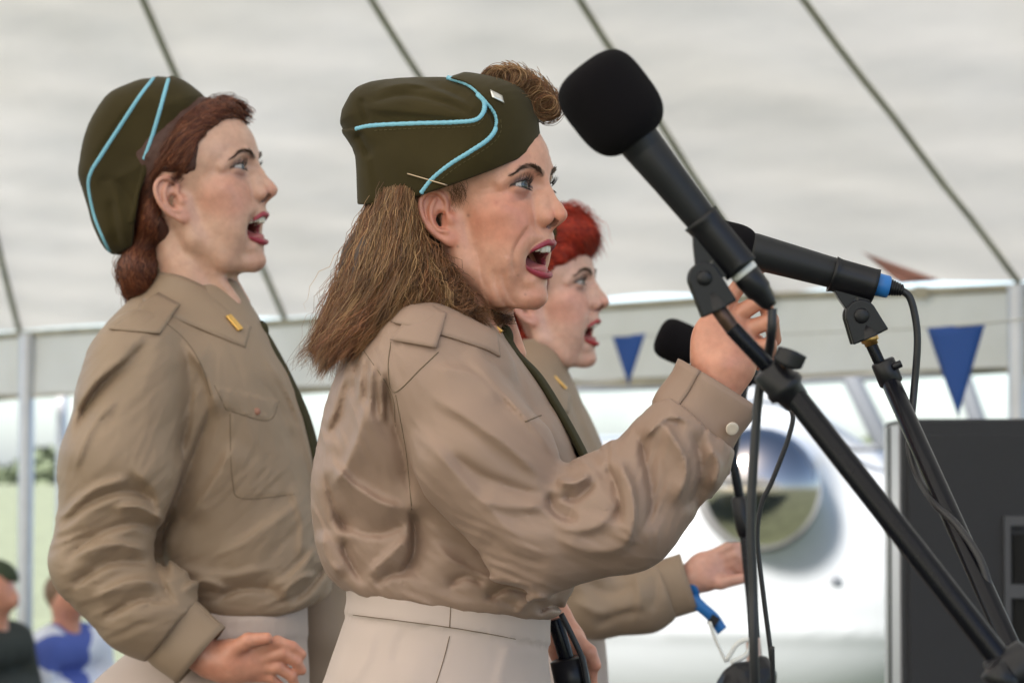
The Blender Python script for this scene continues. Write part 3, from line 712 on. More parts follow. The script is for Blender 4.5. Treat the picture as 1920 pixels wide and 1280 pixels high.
a_ = fa_.world(np.array([[1425, 922, 50]]))[0]; b_ = fa_.world(np.array([[1412, 922, -30]]))[0]; s_ = fa_.s
v, f = lathe(a_, b_, [(-90*s_, 100*s_), (-20*s_, 119*s_)]+[(100*s_*math.sin(t), 121*s_*math.cos(t)) for t in np.linspace(0, math.pi/2-.01, 24)], 56); mk('spinner', v, f, ac, M['chrome'])
dt = fa_.world(trace(hull, fa_, [(1566, 1087)], -100, 500, 200))[0]+Fv*.03; v, f = lathe(dt, dt-Fv, [(0, 11*s_), (.04, 11*s_), (.045, 7*s_)], 16); mk('vent', v, f, ac, M['grey_paint'])
for (u0, v0, u1, v1, r) in ((1592, 700, 1660, 838, .055), (1060, 726, 1420, 716, .03), (1420, 716, 1900, 690, .03), (1330, 842, 1900, 836, .022), (1800, 690, 1850, 840, .05), (1300, 716, 1335, 842, .03)):
    rod(P(u0, v0, D+.5), P(u1, v1, D+.5), r, 'window_frame', ac, M['grey_paint'], 12)
for qd in (((1335, 718), (1590, 706), (1655, 836), (1340, 842)), ((1606, 706), (1800, 692), (1848, 838), (1662, 838)), ((1080, 726), (1300, 718), (1332, 842), (1080, 850))):
    mk('window_pane', np.array([P(u, v, D+.55) for u, v in qd]), [(0, 1, 2, 3)], ac, M['glass'])
for k in (-1, 1):
    x0 = fa_.world(np.array([[1330+k*260, 1440, 330]]))[0]; rod(x0, np.r_[x0[:2], .35], .06, 'landing_leg', ac, M['grey_paint'], 12)
    v, f = lathe(np.r_[x0[:2], .3]-Rv*.1, np.r_[x0[:2], .3]+Rv*.1, [(0, .2), (.03, .3), (.17, .3), (.2, .2)], 28); mk('wheel', v, f, ac, M['rubber'])
# ------------------------------------------------------------ clothing and body helpers
def loft(p, vs, back, front, half, expo=2.2, yaw=0, w0=0):
    """vertical loft in a frame: silhouette columns back(v)..front(v), half depth half(v)"""
    v = p[:, 1]; b = cubic(vs, back)(v); f = cubic(vs, front)(v); h = cubic(vs, half)(v)
    uc = (b+f)/2; a = (f-b)/2; x = p[:, 0]-uc; z = p[:, 2]-w0
    if yaw:
        c, s = math.cos(yaw), math.sin(yaw); x, z = x*c-z*s, x*s+z*c
    k = (np.abs(x/a)**expo+np.abs(z/h)**expo)**(1/expo)+1e-6
    return (k-1)*np.minimum(a, h)*.95
def cut_v(p, line, sign=1):
    """positive below (sign 1) the image line v = line(u)"""
    return sign*(p[:, 1]-np.interp(p[:, 0], [l[0] for l in line], [l[1] for l in line]).astype(np.float32))
def hand_sdf(p, wrist, palm, fingers, thumb, r=14.5, arm=None):
    """wrist point, palm ellipsoid (centre, radii, rotation), fingers: lists of joints"""
    d = ell(p, *palm)
    if arm: d = smin(d, tube(p, arm[0], arm[1]), 22)
    for i, fg in enumerate(fingers):
        n = len(fg); rr = np.linspace(1.12, .78, n)*r*(.86 if i == len(fingers)-1 else 1)
        d = smin(d, tube(p, fg, rr, 3), 7)
    n = len(thumb)
    if n: d = smin(d, tube(p, thumb, np.linspace(1.45, .95, n)*r, 4), 10)
    return d
def skin_col(v, base=SKIN, seed=5, k=8):
    n = vnoise(np.asarray(v)/k, seed)*.6+vnoise(np.asarray(v)/(k*2.3), seed+1)
    c = np.tile(np.array(base)*np.array([1, .9, .88]), (len(v), 1)); return np.clip(c*(1+n[:, None]*np.array([.05, .1, .11])), 0, 1)
def join(parts):
    V = []; F_ = []; C = []; n = 0
    for v, f, c in parts:
        V.append(v); F_.append(f+n); C.append(c); n += len(v)
    return np.vstack(V), np.vstack(F_), np.vstack(C)
def collar(fr, top, low, under, sub=10, bow=5, lift=5):
    """near half of a shirt collar: from its fold line (top) to its outer edge (low), back to front, laid on the shirt below"""
    a = spline(top, sub); b = spline(low, sub); n = min(len(a), len(b)); V = []
    for t in np.linspace(0, 1, 9):
        r = a[:n]*(1-t)+b[:n]*t; r = r.copy(); r[:, 2] -= bow*math.sin(math.pi*t)*np.linspace(.3, 1, n)
        u, v = fr.img(r); w = trace(under, fr, np.stack([u, v], 1), -420, 60, 120)[:, 2]
        k = np.clip(np.arange(n)/(sub*.9), 0, 1)*sstep(0, .35, np.full(n, t)); r[:, 2] = r[:, 2]*(1-k)+np.minimum(r[:, 2], w-lift)*k
        V.append(r)
    V = np.array(V)
    for _ in range(6): V[:, 1:-1, 2] = .5*V[:, 1:-1, 2]+.25*(V[:, :-2, 2]+V[:, 2:, 2])
    return V
def shell(grid, thick, name, parent, m, fr, closed=False):
    """grid (rows, cols, 3) in frame units -> a sheet with thickness"""
    G = np.asarray(grid, float); R, C, _ = G.shape
    du = np.gradient(G, axis=1); dv = np.gradient(G, axis=0); N = np.cross(du, dv); N /= np.linalg.norm(N, axis=2, keepdims=True)+1e-9
    A = (G+N*thick/2).reshape(-1, 3); Bq = (G-N*thick/2).reshape(-1, 3); o = R*C
    f = []
    for i in range(R-1):
        for j in range(C-1):
            a = i*C+j; f += [(a, a+1, a+C+1, a+C), (o+a, o+a+C, o+a+C+1, o+a+1)]
    ring = [j for j in range(C)]+[i*C+C-1 for i in range(1, R)]+[(R-1)*C+j for j in range(C-2, -1, -1)]+[i*C for i in range(R-2, 0, -1)]
    for k in range(len(ring)):
        a, b = ring[k], ring[(k+1) % len(ring)]; f.append((a, o+a, o+b, b))
    return mk(name, fr.world(np.vstack([A, Bq])), f, parent, m)
def cord(fr, pts, r, name, parent, m, n=8, braid=0):
    pts = np.asarray(pts, float); w = fr.world(pts); rad = np.full(len(w), r)
    if braid: rad = r*(1+.10*np.sin(np.arange(len(w))*2.2))
    v, f = sweep(w, rad, n); return mk(name, v, f, parent, m)
def on(f, fr, uv, lift=0, w0=-500, w1=300, n=4, dense=None):
    """an image line laid on the surface f (frame units), lifted towards the camera"""
    uv = spline(uv, n) if len(uv) > 2 else np.linspace(uv[0], uv[1], n*4)
    q = trace(f, fr, uv, w0, w1, 110); q[:, 2] -= lift; return q
def stitch(fr, f, uv, parent, m, dash=7, gap=5, r=.00035, lift=1.0, w0=-500, name='stitching'):
    q = on(f, fr, uv, lift, w0, n=16); w = fr.world(q); L = np.r_[0, np.cumsum(np.linalg.norm(np.diff(w, axis=0), axis=1))]
    mb = MB(); t = 0; dw, gw = dash*fr.s, gap*fr.s
    while t+dw < L[-1]:
        s = np.linspace(t, t+dw, 3); mb.tube(np.stack([np.interp(s, L, w[:, i]) for i in range(3)], 1), r, 5); t += dw+gw
    return mb.build(name, parent, m)
def surf_hair(f, fr, guides, count, rad, name, parent, cols, jit=4, M_=14, lift=(0, 5), wave=0, w0=-500, waves=3, tipfly=0, seed=1, shade=.35):
    """strands laid on a surface between image-space guide lines (list of polylines in order)"""
    rg = np.random.default_rng(seed); G = np.array([spline(g, 8)[np.linspace(0, (len(g)-1)*8, M_).astype(int)] for g in guides]); K = len(G)
    k = rg.random(count)*(K-1)*.9999; i = k.astype(int); t = (k-i)[:, None, None]
    uv = G[i]*(1-t)+G[i+1]*t
    s0 = rg.random(count)[:, None]*.35; s1 = 1-.3*rg.random(count)[:, None]**2; ss = s0+(s1-s0)*np.linspace(0, 1, M_)[None]
    idx = ss*(M_-1); a = np.floor(idx).astype(int).clip(0, M_-2); ft = (idx-a)[..., None]
    r_ = np.arange(count)[:, None]; uv = uv[r_, a]*(1-ft)+uv[r_, a+1]*ft
    uv = uv+rg.normal(0, jit, (count, 1, 2))+np.cumsum(rg.normal(0, jit*.18, (count, M_, 2)), 1)
    if wave:
        ph = rg.random((count, 1))*1.5+k[:, None]*2.1; x = np.linspace(0, 1, M_)[None]*waves*6.28+ph
        uv[:, :, 0] += wave*np.sin(x); uv[:, :, 1] += wave*.6*np.cos(x*1.1)
    q = trace(f, fr, uv.reshape(-1, 2), -170, 70, 40).reshape(count, M_, 3)
    for _ in range(3): q[:, 1:-1, 2] = (q[:, :-2, 2]+q[:, 1:-1, 2]+q[:, 2:, 2])/3
    q[:, :, 2] -= (lift[0]+(lift[1]-lift[0])*rg.random((count, 1)))*np.sin(np.linspace(.25, 3.0, M_))[None]
    if tipfly: q[:, :, :] += (rg.normal(0, tipfly, (count, 1, 3))*np.linspace(0, 1, M_)[None, :, None]**2)
    cl = np.array(cols); c = cl[rg.integers(0, len(cl), count)]*(1-shade+2*shade*rg.random((count, 1)))
    return strands(fr.world(q.reshape(-1, 3)).reshape(count, M_, 3), rad, name, parent, M['brown_hair'], col=c)
def free_hair(fr, guides, count, rad, name, parent, cols, spread=10, wave=6, waves=3, M_=22, seed=1, clumps=60, shade=.35, fly=.08, flyamp=22, clump=.8):
    """strands between 3-D guide lines in frame units (list of polylines, ordered)"""
    rg = np.random.default_rng(seed); G = np.array([spline(g, 12)[np.linspace(0, (len(g)-1)*12, M_).round().astype(int)] for g in guides]); K = len(G)
    def pick(k):
        i = k.astype(int).clip(0, K-2); t = (k-i)[:, None, None]; return G[i]*(1-t)+G[i+1]*t
    kc = rg.random(clumps)*(K-1)*.9999; off_c = rg.normal(0, spread, (clumps, 1, 3)); ph_c = rg.random(clumps)*6.28; fq_c = waves*(.75+.5*rg.random(clumps)); ln_c = 1-.25*rg.random(clumps)
    ci = rg.integers(0, clumps, count); k = np.clip(kc[ci]+rg.normal(0, .22*(K-1)/6, count), 0, (K-1)*.9999)
    base = pick(k); ctr = pick(kc)[ci]+off_c[ci]
    t = np.linspace(0, 1, M_)[None, :, None]
    base = base+rg.normal(0, spread*.8, (count, 1, 3))*(.4+.6*t)
    mixv = clump*sstep(.1, .9, t); q = base*(1-mixv)+(ctr+rg.normal(0, spread*.28, (count, 1, 3)))*mixv
    L = (ln_c[ci]*(1-.15*rg.random(count)))[:, None]; idx = np.linspace(0, 1, M_)[None]*L*(M_-1); a = np.floor(idx).astype(int).clip(0, M_-2); ft = (idx-a)[..., None]; r_ = np.arange(count)[:, None]
    q = q[r_, a]*(1-ft)+q[r_, a+1]*ft
    x = np.linspace(0, 1, M_)[None]*fq_c[ci][:, None]*6.28+ph_c[ci][:, None]+rg.normal(0, .16, (count, 1)); am = wave*np.linspace(.25, 1.2, M_)[None]*(.7+.6*rg.random((count, 1)))
    q[:, :, 0] += am*np.sin(x); q[:, :, 2] += am*np.cos(x); q[:, :, 1] += am*.35*np.sin(x*1.3)
    fl = rg.random(count) < fly; q[fl] += np.cumsum(rg.normal(0, flyamp/5, (fl.sum(), M_, 3)), 1)
    cl = np.array(cols); cc = (cl[rg.integers(0, len(cl), clumps)]*(.65+.7*rg.random((clumps, 1))))[ci]*.75+cl[rg.integers(0, len(cl), count)]*.25; c = cc*(1-shade+2*shade*rg.random((count, 1)))
    return strands(fr.world(q.reshape(-1, 3)).reshape(count, M_, 3), rad, name, parent, M['brown_hair'], col=c)
def img_to_plane(hd, uv, y0):
    """photograph pixels -> (x, z) of the head's sagittal plane y = y0"""
    out = []
    for u, v in uv:
        a = hd.from_frame(hd.fr.q(u, v, -200)); b = hd.from_frame(hd.fr.q(u, v, 200)); t = (y0-a[1])/(b[1]-a[1]); c = a+t*(b-a); out.append((c[0], c[2]))
    return np.array(out)
class Cap:
    """side cap: outline in the sagittal plane y = y0 given as photograph pixels, rounded sideways; layers given as image lines"""
    def __init__(s, hd, outline, rim, y0=-20, half=64, T=42, extra=None):
        s.hd = hd; s.y0 = y0; s.half = half; s.T = T; s.poly = img_to_plane(hd, spline(list(outline)+[outline[0]], 3)[:-1], y0); s.rim = np.asarray(rim, float); s.extra = extra
    def __call__(s, p):
        hd = s.hd; q = ((p-hd.o.astype(np.float32))@hd.R.astype(np.float32))/np.float32(hd.k)
        t = -polysd(q[:, 0], q[:, 2], s.poly); y = np.abs(q[:, 1]-s.y0)
        a = np.maximum(s.T-t, 0)/s.T; b = y/s.half; k0 = np.sqrt(a*a+b*b)+1e-6; k1 = np.sqrt((a/s.T)**2+(b/s.half)**2)+1e-6
        d = k0*(k0-1)/k1
        q[:, 1] = s.y0-y; m = hd.o.astype(np.float32)+np.float32(hd.k)*(q@hd.R.astype(np.float32).T); u, v = hd.fr.img(m)
        d = d*hd.k
        near = np.abs(d) < 60
        if s.extra is not None and near.any(): d[near] = d[near]-s.extra(u[near], v[near])
        rm, sg, _ = pline(u, v, s.rim)
        d = smax(d, rm*sg, 3)
        # hollow inside
        return d

def bar_pin(fr, G, uv, size, parent, lift=4, along=0):
    """metal bar on a collar grid, nearest to the photograph point uv, lying along the collar's rows or columns"""
    u, v = fr.img(G.reshape(-1, 3)); k = int(np.argmin((u-uv[0])**2+(v-uv[1])**2)); i, j = divmod(k, G.shape[1]); i = min(max(i, 1), G.shape[0]-2); j = min(max(j, 1), G.shape[1]-2)
    du = G[i, j+1]-G[i, j-1]; dv = G[i+1, j]-G[i-1, j]; n = np.cross(du, dv); n /= np.linalg.norm(n); n = n if n[2] < 0 else -n
    a = np.array([math.sin(along), math.cos(along), 0]); a -= n*(a@n); a /= np.linalg.norm(a); b = np.cross(a, n)
    R = np.stack([b, n, a], 1); Rw = np.stack([Rv, -Uv, Fv], 1)@R
    mb = MB(); mb.box(fr.world((G[i, j]+n*lift)[None])[0], size, Rw); o = mb.build('collar_pin', parent, M['gold'], smooth=False)
    bv = o.modifiers.new('bevel', 'BEVEL'); bv.width = .0009; bv.segments = 2; return o
# ------------------------------------------------------------ the singer in the middle
FR1 = Frame(3.2)
def build_main():
    fr = FR1; base = P(850, 1200, 3.2); base[2] = STAGE
    per = thing('person', 'singer with long wavy brown hair raising a hand beside the big foam microphone', 'person', tuple(base))
    CR = [([(994, 416), (986, 432), (971, 455), (963, 474), (963, 499), (969, 522)], 2.6, 3.5, 9), ([(941, 500), (945, 530), (954, 554), (973, 576)], 1.9, 4, 10), ([(926, 500), (930, 532), (940, 560), (957, 582)], 1.5, 4, 9),
          ([(862, 492), (882, 525), (905, 556), (930, 580)], 1.4, 4, 9), ([(880, 470), (898, 512), (920, 552)], 1.1, 4, 10), ([(953, 478), (950, 500), (955, 525)], -1.2, 8, 5),
          ([(972, 287), (992, 285), (1012, 287)], .8, 2.5, 4), ([(985, 262), (1010, 256), (1036, 262)], .7, 2.5, 4), ([(990, 243), (1012, 238), (1034, 243)], .6, 2.5, 4), ([(1024, 280), (1027, 296), (1027, 312)], .8, 2.5, 4),
          ([(955, 379), (978, 377), (996, 366), (1003, 354)], .9, 2.5, 6), ([(940, 371), (962, 383), (985, 383)], .6, 2.5, 5), ([(898, 356), (920, 352), (941, 351)], .5, 2.2, 4), ([(902, 368), (924, 363), (943, 360)], .5, 2.2, 4), ([(905, 345), (925, 345), (940, 347)], .4, 2.2, 4),
          ([(850, 470), (862, 520), (880, 560)], .9, 5, 9)]
    SP = [(931, 380, 5, (.42, .13, .10), .6), (878, 404, 3, (.16, .07, .05), .7), (858, 462, 2.5, (.2, .09, .06), .6), (985, 552, 2.5, (.25, .1, .07), .6), (971, 516, 2.5, (.3, .13, .09), .5), (958, 395, 4, (.5, .2, .15), .4), (905, 470, 3, (.5, .22, .17), .4), (892, 450, 2.5, (.62, .36, .27), .5)]
    hd = Head(fr, (876, 372, 0), 25, 7.5, 0, creases=CR, spots=SP, lid=(4.2, -4.4), neck=([(-20, 0, -55), (-26, 0, -105), (-34, 0, -190)], [49, 49, 58]),
              tendon=[[(-10, -46, -48), (30, -22, -180)], [(-10, 46, -48), (30, 22, -180)]])
    q = fr.q
    # --- shirt
    vs = [560, 600, 640, 700, 760, 820, 900, 980, 1060, 1110, 1170]
    bk = [720, 690, 662, 634, 612, 598, 586, 590, 612, 640, 668]
    ft = [900, 930, 955, 998, 1035, 1066, 1098, 1105, 1092, 1070, 1040]
    hf = [90, 165, 232, 272, 276, 262, 228, 205, 198, 198, 192]
    sh = [q(812, 705, -205), q(905, 860, -262), q(1010, 1000, -285)]; fa = [q(1010, 1000, -285), q(1165, 955, -285), q(1275, 850, -268), q(1320, 770, -255)]
    fsh = [q(800, 700, 225), q(870, 870, 268), q(960, 1020, 270)]
    hem = [(560, 1072), (650, 1104), (760, 1118), (900, 1135), (1040, 1158), (1140, 1165)]
    FOLD = [  # image line, height, half widths (right of travel on the photograph, left)
        ([(722, 690), (738, 780), (760, 870), (772, 950)], -15, 30, 9), ([(770, 948), (778, 990), (775, 1040), (752, 1085)], -20, 10, 26),
        ([(772, 960), (710, 940), (650, 900), (610, 850)], 12, 12, 44), ([(775, 975), (715, 1000), (660, 990), (615, 960)], -9, 34, 10), ([(772, 1000), (720, 1050), (680, 1085)], 11, 10, 34),
        ([(640, 1000), (655, 1050), (690, 1098)], -9, 10, 26), ([(600, 990), (612, 1040), (640, 1090)], 9, 12, 26), ([(700, 1100), (735, 1075), (770, 1075)], -8, 9, 20),
        ([(1036, 915), (970, 850), (890, 790), (800, 735)], 11, 50, 16), ([(1036, 930), (980, 920), (900, 890), (830, 840)], -9, 14, 50), ([(1030, 945), (960, 950), (890, 935)], 8, 40, 14),
        ([(862, 650), (930, 720), (1000, 800), (1052, 872)], 9, 12, 40), ([(890, 640), (965, 725), (1030, 805)], -8, 10, 34), ([(800, 690), (880, 700), (950, 760)], 7, 40, 12),
        ([(1030, 918), (1034, 950), (1056, 968), (1090, 972)], -13, 9, 24), ([(1040, 900), (1075, 905), (1110, 888)], 14, 16, 8), ([(1048, 925), (1080, 935), (1120, 900)], -10, 8, 18),
        ([(1030, 960), (1060, 990), (1110, 990), (1150, 955), (1165, 900)], 7, 12, 34), ([(1040, 1000), (1090, 1030), (1150, 1030), (1200, 1000)], 8, 14, 50),
        ([(1150, 850), (1184, 915), (1188, 985), (1165, 1035)], 16, 30, 9), ([(1135, 862), (1160, 930), (1160, 990)], -15, 26, 9),
        ([(1196, 800), (1212, 870), (1222, 940), (1205, 1005)], -13, 9, 30), ([(1225, 780), (1262, 820), (1288, 880), (1262, 955)], 15, 26, 9), ([(1200, 830), (1250, 782), (1300, 792)], 9, 8, 22),
        ([(1290, 800), (1312, 850), (1312, 910), (1280, 965)], -11, 9, 26), ([(1325, 826), (1348, 872), (1335, 925)], 10, 22, 9),
        ([(800, 1010), (870, 1066), (950, 1092), (1020, 1100)], 8, 30, 12), ([(835, 1104), (872, 1080), (915, 1098)], -9, 8, 14), ([(905, 1128), (950, 1102), (1000, 1114)], -10, 8, 16), ([(965, 1152), (1002, 1122), (1045, 1128)], 9, 8, 14), ([(1005, 1150), (1030, 1135), (1060, 1140)], -8, 7, 10),
        ([(690, 740), (672, 820), (640, 890), (604, 930)], 9, 12, 38), ([(655, 700), (640, 770), (612, 830)], -7, 10, 32), ([(612, 880), (628, 950), (660, 1010)], -8, 10, 30),
        ([(770, 790), (840, 870), (920, 960), (1000, 1030)], 8, 50, 16), ([(900, 990), (960, 1040), (1040, 1060)], -6, 40, 14)]
    DIRS = [(700, 720, 75, .9, 90), (640, 900, 70, .7, 120), (700, 1030, 40, 1.1, 90), (850, 750, 40, .3, 130), (950, 900, 35, .4, 130), (1080, 950, 20, 1.2, 90), (1180, 920, 100, 1.1, 90), (1290, 870, 110, 1.0, 80), (900, 1080, 20, 1.2, 110), (1100, 1060, 10, .6, 90), (980, 720, 55, .6, 90), (1050, 1100, 20, .8, 80)]
    for i in range(7):                                                # gathers under the yoke
        u0 = 672+9*i; FOLD.append(([(u0, 655+6*i), (u0-6+i, 700+5*i), (u0-10+2*i, 750+10*i)], 2.6 if i % 2 else -2.6, 6, 6))
    def shirt(p):
        d = loft(p, vs, bk, ft, hf, 2.15)
        hemd = cut_v(p, hem); d = smax(d, hemd, 26)
        arm = smin(tube(p, sh, [100, 112, 104], 30), smax(tube(p, fa, [104, 106, 88, 74], 30), (p-q(1312, 792, -258).astype(np.float32))@np.array([.62, -.785, 0], np.float32), 6), 14)
        kk = (12+36*sstep(900, 700, p[:, 1])).astype(np.float32); d = smin(d, arm, kk); d = smin(d, tube(p, fsh, [105, 95, 85], 20), 24)
        d = smin(d, tube(p, [q(830, 600, -95), q(800, 640, -190), q(870, 690, -190)], [40, 66, 80], 20), 40); d = smin(d, seg(p, q(800, 600, 120), q(790, 640, 215), 55, 70), 40)
        nr = (np.abs(d) < 70) & (p[:, 2] < 60)
        if nr.any():
            u, v = fr.img(p[nr]); e = np.zeros(len(u), np.float32)
            for L, h, a, b in FOLD: e += fold(u, v, L, h*1.6, a*.8, b*.8)
            e += 2.2*vnoise(p[nr]/80, 2); m2 = np.abs(d[nr]) < 36; e[m2] += 3.2*wrinkles(u[m2], v[m2], p[nr, 2][m2], DIRS, 17, 100, 3)
            # yoke, epaulette and pocket flap stand a little proud
            e += 1.6*sstep(0, 2.5, -polysd(u, v, [(640, 560), (735, 560), (733, 640), (740, 735), (676, 648), (655, 640)]))
            d[nr] -= e
        # neck opening
        d = smax(d, -seg(p, q(868, 560, 0), q(905, 640, 0), 62, 50), 8)
        return d
    v, f = mesh_sdf(shirt, (545, 540, -480), (1420, 1210, 400), 4.0, band=1.75); v = relax(v, f, 1, .4)
    so = mk('shirt', fr.world(v), f, per, M['shirt_tan'])
    # --- cuff: a stiff open band with rounded corner
    a = q(1302, 802, -258); b = q(1352, 722, -256); ax = (b-a)/np.linalg.norm(b-a); e1 = np.cross(ax, [0, 0, 1]); e1 /= np.linalg.norm(e1); e2 = np.cross(ax, e1)
    G = []
    for t in np.linspace(-.12, 1, 9):
        row = []
        for th in np.linspace(.5, 2*math.pi+.95, 60):
            r = 79+3*math.sin(3*th+1)+2*math.cos(5*th)-5*(t < 0)+2*math.sin(t*7+th); lap = 4*(th > 6.1)
            row.append(a+(b-a)*t+(r+lap)*(e1*math.cos(th)*1.0+e2*math.sin(th)*.8))
        G.append(row)
    cuff = shell(G, 4, 'cuff', so, M['shirt_tan'], fr)
    bt = q(1372, 803, -326); v, f = lathe(fr.world(bt[None])[0], fr.world((bt+np.array([.25, .15, -1]))[None])[0], [(0, .0068), (.0018, .0072), (.0026, .0062), (.0022, .003)], 20); mk('button', v, f, cuff, M['pearl'])
    # seam lines on the shirt
    for L in ([(676, 648), (733, 735), (742, 800)], [(733, 640), (728, 690), (740, 735), (790, 690), (822, 660)], [(742, 740), (762, 850), (772, 955)], [(985, 790), (1015, 778)]):
        qq = on(shirt, fr, L, .3, n=10); cord(fr, qq, .0007, 'seam', so, M['thread'], 6)
    # epaulette strap on the near shoulder
    G = []
    for t in np.linspace(0, 1, 10):
        l = np.array([732, 640])*(1-t)+np.array([790, 566])*t; r = np.array([818, 655])*(1-t)+np.array([838, 590])*t
        row = trace(shirt, fr, [l*(1-s)+r*s for s in np.linspace(0, 1, 9)], -450, 200, 120); row[:, 2] -= 9+3*math.sin(math.pi*t); row[:, 1] -= 3; G.append(row)
    G = np.array(G)
    for _ in range(12): G[1:-1, :, 2] = .5*G[1:-1, :, 2]+.25*(G[:-2, :, 2]+G[2:, :, 2]); G[:, 1:-1, 2] = .5*G[:, 1:-1, 2]+.25*(G[:, :-2, 2]+G[:, 2:, 2])
    ep = shell(G, 3, 'epaulette', so, M['shirt_tan'], fr)
    # --- collar, pin, tie
    top = [q(775, 560, 0), q(785, 555, -70), q(835, 560, -96), q(890, 585, -72), q(932, 612, -26)]
    low = [q(735, 600, 0), q(745, 606, -105), q(820, 625, -140), q(905, 652, -118), q(938, 668, -70)]
    G = collar(fr, top, low, shirt, bow=9); shell(G, 4, 'collar', so, M['shirt_tan'], fr)
    Gm = G.copy(); Gm[:, :, 2] *= -1; shell(Gm[:, ::-1], 4, 'collar', so, M['shirt_tan'], fr)
    bar_pin(fr, G, (921, 612), (.0085, .0035, .028), per, 5, .1)
    tp = spline([q(938, 628, -8), q(958, 662, -10), q(1000, 706, -10), q(1045, 778, -10), q(1082, 846, -10), q(1108, 905, -8)], 8)
    w_ = np.interp(np.arange(len(tp)), [0, 6, 10, len(tp)-1], [26, 24, 34, 46]); G = []
    for s in np.linspace(-1, 1, 9):
        r = tp.copy(); r[:, 2] += s*w_-12; r[:, 0] += 15-6*s*s-12*max(s, 0)+8*min(s, 0); r[:, 1] += 4*s; G.append(r)
    tie = shell(G, 7, 'tie', per, M['tie'], fr)
    v, f = mesh_sdf(lambda p: ell(p, (945, 634, -14), (18, 26, 26)), (915, 600, -50), (975, 670, 25), 2.5); mk('knot', fr.world(v), f, tie, M['tie'])
    # --- skirt
    wl = [(640, 1092), (760, 1112), (900, 1128), (1032, 1152), (1100, 1160)]
    svs = [1080, 1120, 1180, 1240, 1320, 1500, 1800, 2200]; sb = [652, 657, 640, 618, 590, 560, 560, 590]; sf = [1026, 1028, 1026, 1030, 1040, 1050, 1040, 1010]; sh_ = [184, 188, 206, 232, 262, 300, 300, 280]
    def skirt(p):
        d = loft(p, svs, sb, sf, sh_, 2.2); u, v = fr.img(p); wv = np.interp(u, [l[0] for l in wl], [l[1] for l in wl]).astype(np.float32)
        d = smax(d, wv-p[:, 1], 4); d = smax(d, p[:, 1]-2150, 6)
        band = sstep(0, 3, wv+58-v); d -= 6*band
        d -= fold(u, v, [(846, 1120), (838, 1190), (815, 1290)], -2.2, 2.5)+fold(u, v, [(925, 1205), (990, 1222), (1030, 1226)], 4, 7, 4)+fold(u, v, [(700, 1170), (690, 1230), (650, 1300)], 6, 26, 8)+fold(u, v, [(960, 1200), (940, 1250), (930, 1300)], 5, 8, 24)+fold(u, v, [(760, 1175), (745, 1215), (740, 1250)], -4, 6, 14)+fold(u, v, [(800, 1200), (760, 1290)], 3, 30)+2*vnoise(p/60, 8)
        return d
    v, f = mesh_sdf(skirt, (520, 1080, -330), (1080, 2180, 330), 6.5); sk = mk('skirt', fr.world(relax(v, f, 1, .4)), f, per, M['skirt'])
    for L in ([(662, 1152), (750, 1163), (841, 1175), (930, 1190), (1018, 1208)], [(846, 1122), (843, 1176)], [(843, 1192), (832, 1235), (812, 1300)]):
        cord(fr, on(skirt, fr, L, 1.2, n=10), .0005, 'seam', sk, M['thread'], 6)
    # --- body: head, neck, torso core, raised arm and hand
    hw = -252
    palm = (q(1358, 655, hw), (60, 74, 30), None)
    R = np.array([[.97, -.24, 0], [.24, .97, 0], [0, 0, 1]]).T; palm = (palm[0], palm[1], R)
    fing = [[q(1352, 580, hw), q(1392, 528, hw+6), q(1424, 500, hw+14), q(1442, 497, hw+18)],
            [q(1392, 584, hw), q(1432, 560, hw-14), q(1442, 595, hw+24), q(1420, 612, hw+38)],
            [q(1412, 614, hw), q(1446, 600, hw-14), q(1452, 636, hw+24), q(1428, 650, hw+38)],
            [q(1416, 650, hw), q(1444, 645, hw-10), q(1446, 676, hw+22), q(1424, 686, hw+34)]]
    th = [q(1340, 690, hw+25), q(1385, 665, hw+50), q(1420, 640, hw+52)]
    def hand(p): return hand_sdf(p, None, palm, fing, th, 14, ([q(1300, 820, -255), q(1338, 742, -254), q(1352, 690, -252)], [46, 44, 50]))
    v, f = mesh_sdf(hand, (1240, 470, -320), (1480, 860, -160), 3); hm = (fr.world(v), f, skin_col(v))
    hb = 215; fin2 = [[q(1085, 1240, hb-12), q(1108, 1262, hb-20), q(1112, 1292, hb-14)], [q(1078, 1250, hb), q(1098, 1280, hb-8), q(1098, 1310, hb)], [q(1066, 1254, hb+10), q(1082, 1290, hb+4), q(1080, 1318, hb+10)], [q(1054, 1254, hb+20), q(1064, 1286, hb+16), q(1062, 1308, hb+20)]]
    def hand2(p): return hand_sdf(p, None, (q(1066, 1218, hb), (36, 46, 26), None), fin2, [q(1076, 1200, hb-22), q(1104, 1222, hb-32), q(1116, 1246, hb-30)], 13, ([q(985, 1080, 255), q(1040, 1160, 232), q(1060, 1200, hb)], [42, 36, 34]))
    v, f = mesh_sdf(hand2, (940, 1030, 150), (1140, 1350, 310), 3.4); hm2 = (fr.world(v), f, skin_col(v))
    def core(p):
        d = loft(p, [600, 700, 900, 1100, 1300, 1700], [740, 710, 690, 720, 680, 690], [880, 940, 990, 960, 970, 940], [110, 170, 140, 130, 170, 160], 2)
        d = smin(d, tube(p, [q(810, 700, -210), q(1010, 1010, -275), q(1310, 810, -255)], [55, 50, 42]), 20); d = smin(d, tube(p, [q(810, 700, 210), q(960, 1020, 262)], [55, 45]), 20)
        d = smin(d, seg(p, q(850, 520, 0), q(820, 680, 0), 70, 90), 30)
        for s in (-1, 1): d = smin(d, tube(p, [(800, 1600, 120*s), (790, 2150, 105*s), (770, 2750, 105*s), (830, 2850, 105*s)], [100, 70, 45, 40]), 10)
        return smax(smax(d, 600-p[:, 1], 5), p[:, 1]-2878, 3)
    v, f = mesh_sdf(core, (540, 580, -360), (1360, 2890, 360), 16); cm = (fr.world(v), f, skin_col(v))
